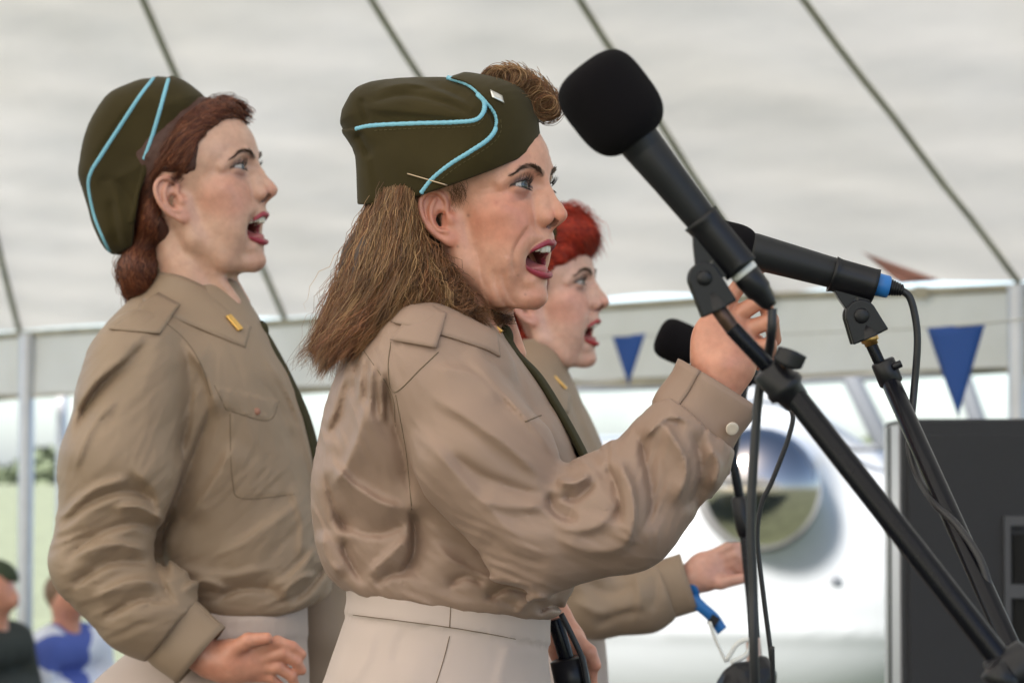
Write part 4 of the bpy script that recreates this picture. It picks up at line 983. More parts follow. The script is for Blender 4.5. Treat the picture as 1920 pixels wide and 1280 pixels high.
    hv = hd.mesh(1.4); V, Fq, C = join([hv, hm, hm2, cm]); body = mk('body', V, Fq, per, M['skin'], col=C)
    hd.eyes(body, (-14, -2)); hd.mouth(body); hd.lashes(body)
    # --- cap
    outline = [(660, 205), (690, 160), (760, 146), (860, 146), (930, 158), (968, 180), (984, 228), (984, 285), (960, 340), (880, 420), (760, 440), (700, 430), (694, 380), (690, 300), (672, 265), (656, 240)]
    rim = [(640, 383), (706, 384), (745, 379), (790, 366), (850, 346), (920, 320), (972, 298), (1000, 280)]
    L1 = [(640, 243), (668, 242), (700, 236), (780, 232), (850, 230), (890, 226), (906, 212), (908, 192), (896, 178)]
    L2 = [(790, 362), (812, 335), (845, 308), (880, 286), (915, 262), (930, 240), (930, 216), (912, 190), (880, 160), (840, 146)]
    CUR = spline(L1, 4).tolist()+[(940, 260), (990, 330), (900, 420), (640, 420)]
    FLP = spline(L2, 4).tolist()+[(900, 120), (1010, 150), (1010, 300), (900, 420), (800, 420)]
    def extra(u, v):
        fl = sstep(-1, 2, -polysd(u, v, FLP)); e = 6*sstep(-1, 2, -polysd(u, v, CUR))*(1-fl)+12*fl+.6*wrinkles(u, v, u*0, [(770, 180, 10, 1, 80), (720, 320, 80, .6, 90), (900, 280, 120, .6, 90)], 12, 70, 8)
        e += fold(u, v, [(690, 175), (760, 158), (830, 175), (900, 212)], 10, 26, 6)+fold(u, v, [(680, 195), (760, 178), (830, 192), (895, 220)], -10, 6, 18)
        e += fold(u, v, [(670, 200), (720, 205), (800, 212), (880, 222)], 6, 8, 20)+fold(u, v, [(760, 165), (830, 168), (880, 190)], -5, 6, 8)+fold(u, v, [(676, 180), (684, 215), (690, 240)], -6, 7)
        e += fold(u, v, [(690, 250), (700, 310), (712, 375)], -5, 9, 14)+fold(u, v, [(720, 260), (760, 300), (860, 320)], 3, 30)+fold(u, v, [(668, 245), (680, 268), (695, 300)], -8, 8)
        return e
    cap = Cap(hd, outline, rim, y0=-20, half=66, T=44, extra=extra)
    v, f = mesh_sdf(cap, (630, 120, -240), (1010, 420, 160), 2.4, band=2.4); co = mk('cap', fr.world(relax(v, f, 1, .4)), f, per, M['wool'])
    for L in (L1[1:], L2): cord(fr, on(cap, fr, L, 2, n=14), .0027, 'piping', co, M['piping'], 8, braid=1)
    for L, o in ((L1[2:7], (2, 9)), (L2[1:7], (9, 7))):
        stitch(fr, cap, [(a_+o[0], b_+o[1]) for a_, b_ in L], co, M['thread_dark'], 6, 4, .0003, 1.0)
    qq = on(cap, fr, [(764, 326), (805, 338), (852, 352)], 5, n=10); cord(fr, qq, .0009, 'hair_pin', co, M['wire'], 6)
    G = [[trace(cap, fr, [(919+s*22+t*4, 169+t*14+s*11)], -400, 200, 120)[0]-np.array([0, 0, 3]) for s in np.linspace(0, 1, 6)] for t in np.linspace(0, 1, 5)]
    shell(G, 2.5, 'cap_badge', co, M['silver'], fr)
    # --- hair
    def scalp(p):
        qh = ((p-hd.o.astype(np.float32))@hd.R.astype(np.float32))/np.float32(hd.k); d = ell(qh, (-6, 0, 24), (92, 66, 72)); d = smin(d, ell(qh, (-40, 0, -40), (52, 64, 58)), 18)
        d = smax(d, -(ell(qh, (70, 0, -25), (75, 90, 92))), 8)
        d = smax(d, -(ell(qh, (0, -78, -22), (30, 22, 38))), 6)
        return d*hd.k
    def mass(p):
        d = scalp(p)
        for s in (-1, 1): d = smin(d, tube(p, [q(742, 400, 80*s), q(722, 480, 95*s), q(690, 560, 100*s)], [30, 48, 40], 20), 20)
        d = smin(d, tube(p, [q(745, 400, 0), q(712, 500, 0), q(668, 590, 0), (632, 650, 0)], [62, 70, 52, 22], 20), 20)
        d = smin(d, tube(p, [q(778, 465, -88), q(815, 530, -95), q(850, 580, -100)], [30, 32, 16], 12), 14); d = smin(d, tube(p, [q(800, 450, 100), q(850, 560, 110), q(930, 600, 95)], [42, 40, 16], 12), 14)
        return d-3*vnoise(p/18, 5)-3*vnoise(p/40, 6)
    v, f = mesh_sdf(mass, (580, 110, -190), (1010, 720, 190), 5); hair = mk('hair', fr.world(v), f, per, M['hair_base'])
    LB = [(.27, .145, .062), (.20, .098, .040), (.38, .23, .112), (.11, .048, .019), (.20, .080, .033)]
    DK = [(.13, .058, .025), (.09, .038, .017), (.19, .085, .038), (.24, .12, .06)]
    RU = [(.20, .075, .032), (.15, .052, .022), (.26, .115, .052)]
    near = [[q(716, 352, -50), q(694, 440, -88), q(662, 540, -100), q(618, 630, -95), q(584, 702, -80)],
            [q(722, 352, -80), q(704, 440, -120), q(676, 540, -138), q(634, 630, -130), q(600, 702, -112)],
            [q(738, 355, -100), q(724, 440, -146), q(702, 540, -166), q(660, 620, -165), q(630, 690, -150)],
            [q(752, 355, -112), q(742, 440, -158), q(728, 530, -182), q(704, 600, -190), q(672, 655, -190)],
            [q(768, 360, -116), q(762, 445, -158), q(756, 520, -182), q(744, 570, -195), q(720, 612, -205)],
            [q(776, 405, -110), q(782, 470, -146), q(790, 525, -166), q(800, 565, -180), q(826, 592, -190)],
            [q(786, 432, -104), q(800, 485, -135), q(822, 535, -150), q(846, 572, -160), q(874, 606, -165)]]
    free_hair(fr, near, 8000, .00033, 'hair_strands', hair, LB, M_=18, spread=9, wave=8, waves=2.0, seed=3, clumps=105, fly=.12, flyamp=16, shade=.45)
    back = [[q(716, 356, s*60), q(682, 450, s*75), q(650, 545, s*80), q(614, 635, s*70), q(590, 700, s*60)] for s in (-1, -.5, 0, .5, 1)]
    free_hair(fr, back, 3200, .00033, 'hair_strands', hair, LB+RU, M_=18, spread=13, wave=9, waves=2.0, seed=4, clumps=80, fly=.16, flyamp=20)
    tips = [[q(690, 520, -120), q(660, 570, -130), q(628, 630, -125), q(596, 690, -105)], [q(720, 530, -150), q(690, 580, -165), q(660, 630, -165), q(620, 690, -145)], [q(742, 540, -170), q(716, 585, -190), q(690, 620, -192), q(655, 668, -180)]]
    free_hair(fr, tips, 1500, .00036, 'hair_strands', hair, RU, spread=10, wave=6, waves=2, seed=14, clumps=50, fly=.16, flyamp=16)
    front = [[q(784, 440, -112), q(820, 490, -138), q(846, 540, -150), q(874, 585, -158), q(893, 628, -150)],
             [q(800, 455, -100), q(835, 505, -120), q(860, 550, -128), q(882, 585, -135), q(900, 612, -135)],
             [q(820, 470, 60), q(860, 540, 40), q(900, 580, 20), q(940, 592, 0), q(955, 604, -10)]]
    free_hair(fr, front, 1500, .00034, 'hair_strands', hair, DK, spread=9, wave=15, waves=3.4, seed=5, clumps=30, fly=.2, flyamp=12, clump=.85)
    whole = lambda p: head_sdf(hd.from_frame(p).astype(np.float32), hd.prm)*hd.k
    surf_hair(whole, fr, [[(838, 350), (848, 372), (852, 395)], [(850, 346), (860, 368), (862, 392)], [(866, 340), (874, 356), (870, 378)]], 46, .00022, 'hair_strands', hair, DK, jit=4, M_=8, lift=(1, 4), wave=2, seed=31, tipfly=5)
    # curls rolled above the forehead
    rg = np.random.default_rng(9); S, Mn = 1500, 26
    axp = spline([(928, 150, 10), (965, 150, 12), (1005, 175, 5), (1030, 208, -8)], 10); k = rg.random(S); i = k*(len(axp)-1)
    cpt = np.stack([np.interp(i, np.arange(len(axp)), axp[:, j]) for j in range(3)], 1)
    cl = rg.integers(0, 40, S); ph0 = rg.random(40)*6.28; R0 = 16+12*rg.random(40)
    tt = np.linspace(0, 1, Mn)[None]; ang = ph0[cl][:, None]+tt*(4.5+2.5*rg.random((S, 1)))+rg.normal(0, .25, (S, 1)); rr = R0[cl][:, None]*(1.15-.55*tt)*(.85+.3*rg.random((S, 1)))
    depth = rg.normal(0, 34, (S, 1))
    C = np.stack([cpt[:, 0:1]+rr*np.cos(ang)+9*(tt-.5)+rg.normal(0, 2, (S, 1)), cpt[:, 1:2]+rr*np.sin(ang)*.95+6*(tt-.5), cpt[:, 2:3]+depth+8*np.sin(ang*.7)], -1)
    colr = np.array(LB)[rg.integers(0, len(LB), S)]*(.65+.7*rg.random((S, 1)))
    strands(fr.world(C.reshape(-1, 3)).reshape(S, Mn, 3), .00032, 'hair_strands', hair, M['brown_hair'], col=colr)
    v, f = mesh_sdf(lambda p: tube(p, axp[::6], [20, 25, 25, 22, 19, 14][:len(axp[::6])])-4*vnoise(p/12, 3), (880, 110, -60), (1070, 250, 70), 4); mk('forehead_curls', fr.world(v), f, hair, M['hair_base'])
    return per
build_main()
# ------------------------------------------------------------ the singer on the side of the tent post (head thrown back, rolled auburn hair)
def build_left():
    fr = Frame(4.0); q = fr.q; base = P(380, 1200, 4.0); base[2] = STAGE
    per = thing('person', 'singer with rolled auburn hair and her cap tipped back, chest pocket showing', 'person', tuple(base))
    hd = Head(fr, (352, 345, 0), 12, 13, 0, 1.06, neck=([(-18, 0, -55), (-18, 0, -105), (-22, 0, -190)], [46, 46, 54]), creases=[([(492, 378), (482, 395), (470, 412), (467, 432), (472, 448)], 1.8, 3.5, 8), ([(436, 352), (448, 348), (462, 340)], .5, 2.5, 5), ([(520, 452), (512, 458), (498, 458)], .8, 4, 6)], lid=(3.6, -3.8),
              skin=(.55, .33, .25), lip=(.30, .03, .055), tendon=[[(-10, -44, -48), (34, -20, -170)], [(-10, 44, -48), (34, 20, -170)]], brow=(.05, .022, .016))
    vs = [520, 580, 640, 700, 780, 860, 940, 1020, 1080, 1130, 1190]
    ft = [440, 476, 508, 540, 568, 588, 602, 614, 622, 616, 580]
    bk = [285, 225, 180, 158, 158, 170, 200, 240, 280, 305, 330]
    hf = [60, 110, 175, 205, 205, 192, 180, 172, 165, 160, 155]
    arm = [q(262, 690, -180), q(228, 870, -212), q(192, 1050, -222)]; fa = [q(192, 1050, -222), q(272, 1140, -232), q(340, 1196, -238)]
    far = [q(450, 720, 185), q(540, 900, 215), q(590, 1080, 220), q(600, 1200, 205), q(590, 1290, 190)]
    hem = [(300, 1118), (380, 1138), (470, 1146), (560, 1138), (640, 1112)]
    FOLD = [([(404, 745), (368, 840), (330, 940), (296, 1020)], -15, 9, 30), ([(300, 630), (235, 680), (170, 745), (138, 835)], -12, 9, 30), ([(262, 655), (185, 712), (142, 775)], 10, 26, 9),
            ([(225, 740), (172, 800), (136, 890)], 7, 30, 10), ([(350, 640), (392, 715), (408, 790)], 9, 9, 30), ([(318, 600), (352, 690), (350, 800), (320, 900)], -6, 34, 12),
            ([(104, 1000), (165, 945), (240, 920), (312, 945)], -14, 9, 26), ([(106, 980), (175, 918), (255, 895)], 11, 30, 9), ([(205, 955), (262, 950), (322, 985)], 11, 20, 8),
            ([(112, 1060), (185, 1000), (258, 980), (302, 1005)], -12, 9, 22), ([(128, 1045), (210, 1020), (290, 1035)], 10, 22, 9), ([(125, 1108), (205, 1055), (290, 1055)], -12, 9, 24), ([(168, 1124), (250, 1088), (312, 1098)], 10, 20, 9),
            ([(190, 1162), (260, 1124), (322, 1128)], -10, 8, 20), ([(286, 1020), (300, 1085), (335, 1140)], -9, 20, 8), ([(240, 870), (292, 925), (302, 1000)], 8, 10, 26),
            ([(330, 950), (302, 1015), (318, 1090)], -14, 22, 8), ([(445, 820), (405, 900), (345, 980)], 8, 14, 46), ([(575, 935), (485, 1000), (385, 1055)], 7, 12, 46), ([(602, 1015), (562, 1068), (500, 1108)], 7, 10, 30),
            ([(395, 1132), (450, 1104), (525, 1106)], -9, 8, 18), ([(338, 1112), (380, 1088), (432, 1108)], 8, 18, 8), ([(540, 1132), (582, 1098), (612, 1055)], -8, 8, 18), ([(520, 1122), (562, 1084), (602, 1076)], 7, 14, 7),
            ([(482, 650), (542, 740), (577, 840), (597, 940)], 5, 8, 22), ([(470, 690), (522, 760), (562, 860)], -4, 26, 10), ([(542, 900), (567, 980), (560, 1060)], 6, 10, 26), ([(300, 1060), (420, 1080), (520, 1060)], 6, 30, 12)]
    DIRS = [(230, 700, 140, .8, 90), (180, 850, 110, .7, 100), (220, 970, 165, 1.3, 90), (230, 1090, 165, 1.2, 90), (380, 780, 110, .8, 90), (420, 980, 130, .8, 110), (540, 1050, 130, .9, 90), (460, 1110, 10, 1.2, 90), (500, 720, 60, .5, 90)]
    def shirt(p):
        d = loft(p, vs, bk, ft, hf, 2.15); d = smax(d, cut_v(p, hem), 22)
        a = smin(tube(p, arm, [98, 106, 92], 24), smax(tube(p, fa, [92, 84, 64], 24), (p-q(322, 1182, -238).astype(np.float32))@np.array([.77, .63, 0], np.float32), 6), 14); d = smin(d, a, (14+30*sstep(860, 660, p[:, 1])).astype(np.float32))
        d = smin(d, tube(p, far, [90, 78, 72, 66, 56], 16), 20)
        for s in (-1, 1): d = smin(d, seg(p, q(345, 600, 65*s), q(275, 655, 150*s), 40, 66), 36)
        nr = (np.abs(d) < 60) & (p[:, 2] < 60)
        if nr.any():
            u, v = fr.img(p[nr]); e = np.zeros(len(u), np.float32)
            for L, h, a_, b_ in FOLD: e += fold(u, v, L, h*1.45, a_*.8, b_*.8)
            e += 2*vnoise(p[nr]/70, 12); m2 = np.abs(d[nr]) < 32; e[m2] += 2.6*wrinkles(u[m2], v[m2], p[nr, 2][m2], DIRS, 15, 90, 13)
            e += 2.5*sstep(0, 2.5, -polysd(u, v, [(402, 722), (524, 752), (502, 788), (424, 768)]))+1.6*sstep(0, 2, -polysd(u, v, [(430, 770), (520, 780), (566, 925), (452, 934), (434, 900)]))
            d[nr] -= e
        d = smax(d, -seg(p, q(375, 500, 0), q(420, 600, 0), 52, 40), 8)
        return d
    v, f = mesh_sdf(shirt, (60, 500, -380), (690, 1330, 320), 4.2, band=1.75); so = mk('shirt', fr.world(relax(v, f, 1, .4)), f, per, M['shirt_olive'])
    for L in ([(424, 768), (502, 788), (524, 752)], [(402, 722), (424, 768)], [(431, 775), (436, 900), (456, 934), (562, 925)], [(395, 742), (380, 690), (350, 640), (305, 600)], [(560, 760), (585, 840), (600, 920)]):
        cord(fr, on(shirt, fr, L, .3, n=10), .0006, 'seam', so, M['thread'], 6)
    bt = on(shirt, fr, [(482, 771), (484, 772)], 1)[0]
    v, f = lathe(fr.world(bt[None])[0], fr.world((bt+np.array([0, 0, -1]))[None])[0], [(0, .005), (.0015, .005), (.0022, .003)], 14); mk('button', v, f, so, mat('pocket_button', (.30, .14, .10), rough=.4))
    a, b = q(312, 1172, -238), q(378, 1228, -242); ax = (b-a)/np.linalg.norm(b-a); e1 = np.cross(ax, [0, 0, 1]); e1 /= np.linalg.norm(e1); e2 = np.cross(ax, e1); G = []
    for t in np.linspace(-.1, 1, 8):
        G.append([a+(b-a)*t+(66+2*math.sin(3*th)+1.5*math.sin(t*6+2*th)-4*(t < 0))*(e1*math.cos(th)+e2*math.sin(th)*.8) for th in np.linspace(0, 2*math.pi+.4, 50)])
    shell(G, 4, 'cuff', so, M['shirt_olive'], fr)
    G = []
    for t in np.linspace(0, 1, 10):                                   # epaulette
        l = np.array([205, 620])*(1-t)+np.array([298, 552])*t; r = np.array([300, 628])*(1-t)+np.array([338, 574])*t
        row = trace(shirt, fr, [l*(1-s)+r*s for s in np.linspace(0, 1, 9)], -450, 200, 120); row[:, 2] -= 5+3*math.sin(math.pi*t); row[:, 1] -= 3; G.append(row)
    G = np.array(G)
    for _ in range(12): G[1:-1, :, 2] = .5*G[1:-1, :, 2]+.25*(G[:-2, :, 2]+G[2:, :, 2]); G[:, 1:-1, 2] = .5*G[:, 1:-1, 2]+.25*(G[:, :-2, 2]+G[:, 2:, 2])
    shell(G, 3, 'epaulette', so, M['shirt_olive'], fr)
    top = [q(296, 522, 0), q(303, 512, -50), q(345, 520, -74), q(410, 552, -62), q(478, 600, -24)]
    low = [q(262, 556, 0), q(280, 570, -84), q(345, 602, -112), q(412, 630, -102), q(464, 652, -80)]
    G = collar(fr, top, low, shirt, bow=9); shell(G, 4, 'collar', so, M['shirt_olive'], fr)
    Gm = G.copy(); Gm[:, :, 2] *= -1; shell(Gm[:, ::-1], 4, 'collar', so, M['shirt_olive'], fr)
    bar_pin(fr, G, (441, 606), (.0105, .0035, .028), per, 5, .38)
    tp = spline([q(482, 612, -8), q(505, 650, -10), q(535, 706, -10), q(568, 780, -10), q(590, 860, -10), q(606, 930, -8)], 8); w_ = np.interp(np.arange(len(tp)), [0, 6, 10, len(tp)-1], [20, 20, 28, 40]); G = []
    for s in np.linspace(-1, 1, 9):
        r = tp.copy(); r[:, 2] += s*w_-8; r[:, 0] += 11-5*s*s-8*max(s, 0)+6*min(s, 0); G.append(r)
    tie = shell(G, 6, 'tie', per, M['tie'], fr)
    v, f = mesh_sdf(lambda p: ell(p, (490, 622, -12), (15, 22, 22)), (465, 590, -45), (515, 655, 20), 2.5); mk('knot', fr.world(v), f, tie, M['tie'])
    def skirt(p):
        d = loft(p, [1110, 1150, 1210, 1290, 1400, 1600, 2000], [320, 335, 255, 165, 150, 170, 230], [572, 572, 575, 580, 585, 575, 540], [160, 162, 185, 215, 240, 245, 220], 2.2); u, v = fr.img(p)
        wv = np.interp(u, [300, 420, 520, 600], [1118, 1140, 1142, 1130]).astype(np.float32); d = smax(d, wv-p[:, 1], 4); d = smax(d, p[:, 1]-1900, 6)
        return d-3*sstep(0, 3, wv+60-v)-2*vnoise(p/50, 9)-fold(u, v, [(455, 1200), (450, 1300)], -2, 2.5)-sum(fold(u, v, [(x_, 1150), (x_+3, 1200)], 1.6, 4) for x_ in range(380, 560, 22))
    v, f = mesh_sdf(skirt, (120, 1100, -260), (620, 1930, 260), 6.5); mk('skirt', fr.world(relax(v, f, 1, .4)), f, per, M['skirt'])
    hw = -240; R = np.array([[.96, -.10, 0], [.10, .96, 0], [0, 0, 1]])
    palm = (q(448, 1240, hw), (58, 38, 28), None)
    fing = [[q(480, 1218, hw-10), q(520, 1203, hw-16), q(548, 1212, hw-8), q(566, 1226, hw)], [q(488, 1234, hw-6), q(530, 1224, hw-14), q(556, 1240, hw-4), q(566, 1256, hw+4)],
            [q(484, 1252, hw), q(522, 1250, hw-8), q(546, 1266, hw), q(552, 1280, hw+6)], [q(474, 1266, hw+4), q(508, 1270, hw), q(526, 1284, hw+6)]]
    th = [q(430, 1222, hw-20), q(465, 1200, hw-34), q(500, 1196, hw-38)]
    def hand(p): return hand_sdf(p, None, palm, fing, th, 11.5, ([q(330, 1190, -238), q(392, 1236, -241), q(425, 1240, hw)], [36, 33, 36]))
    v, f = mesh_sdf(hand, (300, 1150, -310), (600, 1320, -180), 3); hm = (fr.world(v), f, skin_col(v))
    def core(p):
        d = loft(p, [580, 700, 900, 1100, 1300, 1600], [290, 230, 240, 340, 240, 260], [440, 500, 560, 540, 540, 500], [85, 130, 115, 105, 140, 130], 2)
        d = smin(d, tube(p, [q(270, 700, -170), q(200, 1050, -215), q(330, 1185, -236)], [45, 40, 34]), 16); d = smin(d, tube(p, far, [45, 42, 40, 36, 32]), 16)
        d = smin(d, seg(p, q(375, 500, 0), q(370, 640, 0), 54, 70), 24)
        for s in (-1, 1): d = smin(d, tube(p, [(370, 1500, 95*s), (380, 1900, 85*s), (370, 2380, 85*s), (420, 2460, 85*s)], [85, 58, 36, 32]), 10)
        return smax(smax(d, 570-p[:, 1], 5), p[:, 1]-2478, 3)
    v, f = mesh_sdf(core, (120, 560, -280), (660, 2490, 280), 14); cm = (fr.world(v), f, skin_col(v))
    V, Fq, C = join([hd.mesh(1.7), hm, cm]); body = mk('body', V, Fq, per, M['skin'], col=C)
    whole = lambda p: head_sdf(hd.from_frame(p).astype(np.float32), hd.prm)*hd.k
    HAIRLINE = [[(398, 232), (388, 226), (372, 232)], [(366, 262), (362, 270), (348, 282)], [(352, 300), (346, 312), (334, 320)], [(338, 335), (326, 342), (312, 348)]]
    hd.eyes(body, (4, -6), (.06, .09, .13)); hd.mouth(body); hd.lashes(body, 26)
    outline = [(158, 290), (172, 235), (205, 182), (245, 156), (285, 147), (325, 152), (358, 172), (376, 197), (372, 260), (345, 340), (320, 420), (280, 480), (240, 482), (205, 470), (182, 425), (163, 365), (154, 325)]
    rim = [(190, 486), (225, 474), (248, 462), (252, 420), (262, 362), (288, 290), (335, 230), (378, 194), (400, 172)]
    L1 = [(288, 148), (262, 182), (225, 238), (190, 292), (172, 322), (167, 350), (178, 405), (194, 445), (206, 470)]; L2 = [(316, 150), (308, 178), (297, 218), (285, 258), (270, 300)]
    def extra(u, v):
        e = 4*sstep(-1, 3, -polysd(u, v, spline(L1, 3).tolist()+[(250, 500), (400, 400), (420, 100), (300, 120)]))+4*sstep(-1, 3, -polysd(u, v, spline(L2, 3).tolist()+[(240, 420), (400, 400), (420, 100), (320, 120)]))
        e += fold(u, v, [(280, 300), (230, 330), (190, 350)], 5, 12, 16)+fold(u, v, [(255, 400), (235, 360), (215, 340), (180, 340)], -6, 10)+fold(u, v, [(215, 350), (225, 400), (240, 460)], 5, 8)+fold(u, v, [(205, 370), (212, 420), (225, 465)], -5, 7)
        return e+fold(u, v, [(250, 180), (200, 250), (170, 300)], 3, 10)+1.5*vnoise(np.stack([u, v, u*0], 1)/30, 2)
    cap = Cap(hd, outline, rim, y0=-4, half=64, T=46, extra=extra)
    v, f = mesh_sdf(cap, (130, 120, -180), (420, 500, 180), 2.4, band=2.2); co = mk('cap', fr.world(relax(v, f, 1, .4)), f, per, M['wool'])
    for L in (L1, L2): cord(fr, on(cap, fr, L, 1.5, n=12), .0030, 'piping', co, M['piping'], 8)
    def scalp(p):
        qh = ((p-hd.o.astype(np.float32))@hd.R.astype(np.float32))/np.float32(hd.k); d = ell(qh, (-2, 0, 34), (101, 76, 84)); d = smin(d, ell(qh, (38, 0, 34), (64, 66, 62)), 14); d = smin(d, ell(qh, (-40, 0, -36), (46, 62, 46)), 16)
        y = np.abs(qh[:, 1]); face = polysd(qh[:, 0], qh[:, 2], [(130, 66), (86, 68), (62, 56), (48, 38), (42, 20), (34, 4), (22, 2), (6, 14), (-16, 16), (-30, 0), (-30, -40), (-20, -70), (-20, -140), (140, -140)])
        d = smax(d, -face+3.5*vnoise(qh/7, 31)+2.5*vnoise(qh/16, 32), 5)
        return d*hd.k
    def mass(p):
        d = scalp(p); d = smin(d, ell(p, (266, 505, 0), (36, 58, 78)), 10); d = smin(d, ell(p, (415, 212, 0), (44, 24, 60)), 10)
        return d-1.5*vnoise(p/12, 5)
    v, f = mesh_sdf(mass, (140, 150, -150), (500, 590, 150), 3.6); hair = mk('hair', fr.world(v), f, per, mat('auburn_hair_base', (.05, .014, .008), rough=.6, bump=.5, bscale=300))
    AU = [(.14, .040, .018), (.09, .022, .011), (.20, .065, .030), (.24, .09, .045), (.06, .015, .008)]
    g = [[(470, 212), (440, 190), (400, 192), (350, 225)], [(462, 236), (420, 205), (372, 215), (320, 260)], [(400, 235), (365, 235), (330, 265), (290, 320)], [(362, 260), (345, 285), (310, 330), (262, 400)], [(348, 300), (330, 330), (285, 370), (255, 440)], [(325, 345), (290, 372), (268, 430), (250, 470)], [(285, 400), (285, 430), (285, 450), (260, 490)]]
    surf_hair(mass, fr, g, 3400, .00042, 'hair_strands', hair, AU, jit=5, lift=(0, 7), wave=2, seed=6)
    surf_hair(lambda p: np.minimum(mass(p), whole(p)), fr, HAIRLINE, 320, .00032, 'hair_strands', hair, AU, jit=4, M_=8, lift=(1, 5), wave=1, seed=33)
    g = [[(232, 470), (228, 510), (245, 560), (262, 572)], [(250, 465), (242, 500), (255, 545), (275, 565)], [(275, 462), (262, 490), (268, 530), (290, 540)], [(300, 470), (290, 480), (290, 510), (298, 520)]]
    surf_hair(mass, fr, g, 1300, .00042, 'hair_strands', hair, AU, jit=5, lift=(0, 8), wave=4, waves=2, seed=8, tipfly=5)
    return per
build_left()
# ------------------------------------------------------------ the red-haired singer
def build_red():
    fr = Frame(4.7); q = fr.q; base = P(1050, 1200, 4.7); base[2] = STAGE
    per = thing('person', 'singer with bright red fringe, half hidden behind the long-haired singer, wearing a blue wristband', 'person', tuple(base))
    hd = Head(fr, (1003, 548, 0), 14, 10, 0, 1.02, neck=([(-18, 0, -55), (-18, 0, -105), (-22, 0, -190)], [46, 46, 54]), creases=[([(1122, 560), (1112, 575), (1104, 592), (1104, 612)], 1.6, 3, 7)], skin=(.60, .36, .29), lip=(.36, .03, .035), shadow=(.09, .06, .06), lid=(3.2, -3.6))
    vs = [640, 700, 760, 840, 920, 1000, 1080, 1130, 1180]; ft = [1040, 1068, 1096, 1130, 1156, 1168, 1164, 1148, 1120]; bk = [950, 915, 890, 876, 880, 900, 930, 950, 970]; hf = [70, 150, 172, 180, 176, 168, 155, 148, 140]
    arm = [q(985, 780, -140), q(1045, 960, -170), q(1118, 1128, -180)]; fa = [q(1118, 1128, -180), q(1205, 1122, -190), q(1262, 1100, -192)]
    far = [q(985, 780, 140), q(1010, 960, 170), q(1060, 1100, 172)]
    FOLD = [([(1080, 1080), (1140, 1110), (1200, 1090)], -8, 8, 12), ([(1070, 1120), (1130, 1150), (1200, 1130)], 8, 8, 12), ([(1110, 1180), (1160, 1150), (1220, 1150)], -8, 8, 10), ([(1190, 1070), (1200, 1120), (1190, 1170)], 7, 8, 10), ([(1225, 1070), (1230, 1110), (1220, 1150)], -6, 8, 8), ([(1080, 760), (1120, 840), (1140, 900)], 5, 10, 14)]
    def shirt(p):
        d = loft(p, vs, bk, ft, hf, 2.15); d = smax(d, p[:, 1]-1150, 18)
        d = smin(d, smin(tube(p, arm, [82, 78, 66], 20), smax(tube(p, fa, [66, 60, 50], 20), (p-q(1250, 1105, -190).astype(np.float32))@np.array([.94, -.34, 0], np.float32), 5), 10), 22); d = smin(d, tube(p, far, [80, 70, 60]), 20)
        for s in (-1, 1): d = smin(d, seg(p, q(1000, 690, 50*s), q(975, 740, 125*s), 40, 55), 30)
        nr = (np.abs(d) < 50) & (p[:, 2] < 40)
        if nr.any():
            u, v = fr.img(p[nr]); e = 2*vnoise(p[nr]/40, 22)
            for L, h, a_, b_ in FOLD: e += fold(u, v, L, h, a_, b_)
            d[nr] -= e
        d = smax(d, -seg(p, q(1010, 640, 0), q(1030, 720, 0), 44, 34), 6)
        return d
    v, f = mesh_sdf(shirt, (850, 630, -300), (1300, 1220, 280), 5); so = mk('shirt', fr.world(relax(v, f, 1, .4)), f, per, M['shirt_olive'])
    a, b = q(1240, 1106, -190), q(1292, 1090, -192); ax = (b-a)/np.linalg.norm(b-a); e1 = np.cross(ax, [0, 0, 1]); e1 /= np.linalg.norm(e1); e2 = np.cross(ax, e1)
    shell([[a+(b-a)*t+(52+2*math.sin(3*th))*(e1*math.cos(th)+e2*math.sin(th)*.8) for th in np.linspace(0, 2*math.pi+.4, 44)] for t in np.linspace(-.1, 1, 6)], 4, 'cuff', so, M['shirt_olive'], fr)
    top = [q(945, 672, 0), q(950, 664, -42), q(985, 668, -60), q(1030, 690, -50), q(1068, 726, -18)]; low = [q(920, 704, 0), q(932, 712, -70), q(985, 735, -92), q(1035, 760, -84), q(1062, 772, -60)]
    G = collar(fr, top, low, shirt, bow=7); shell(G, 4, 'collar', so, M['shirt_olive'], fr); Gm = G.copy(); Gm[:, :, 2] *= -1; shell(Gm[:, ::-1], 4, 'collar', so, M['shirt_olive'], fr)
    bar_pin(fr, G, (1049, 722), (.0105, .0035, .028), per, 5, .1)
    tp = spline([q(1068, 735, -6), q(1086, 770, -8), q(1112, 825, -8), q(1140, 890, -8), q(1162, 960, -8)], 8); w_ = np.interp(np.arange(len(tp)), [0, 5, 9, len(tp)-1], [17, 16, 24, 32]); G = []
    for s in np.linspace(-1, 1, 9):
        r = tp.copy(); r[:, 2] += s*w_-6; r[:, 0] += 10-4*s*s-7*max(s, 0)+6*min(s, 0); G.append(r)
    tie = shell(G, 6, 'tie', per, M['tie'], fr)
    mb = MB(); mb.box(fr.world(np.array([[1108, 812, -26]]))[0], (.006, .03, .012), np.array(Matrix.Rotation(.5, 3, 'Y'))); mb.build('tie_clip', tie, M['silver'], smooth=False)
    def skirt(p):
        d = loft(p, [1120, 1180, 1260, 1400, 1800], [945, 930, 900, 880, 920], [1124, 1132, 1140, 1145, 1120], [125, 140, 160, 180, 170], 2.2); d = smax(d, 1135-p[:, 1], 4); d = smax(d, p[:, 1]-1750, 6)
        return d-3*sstep(0, 3, 1190-p[:, 1])-1.5*vnoise(p/40, 4)
    v, f = mesh_sdf(skirt, (860, 1120, -200), (1170, 1780, 200), 7); mk('skirt', fr.world(v), f, per, M['skirt'])
    hw = -195; palm = (q(1326, 1068, hw), (36, 34, 22), None)
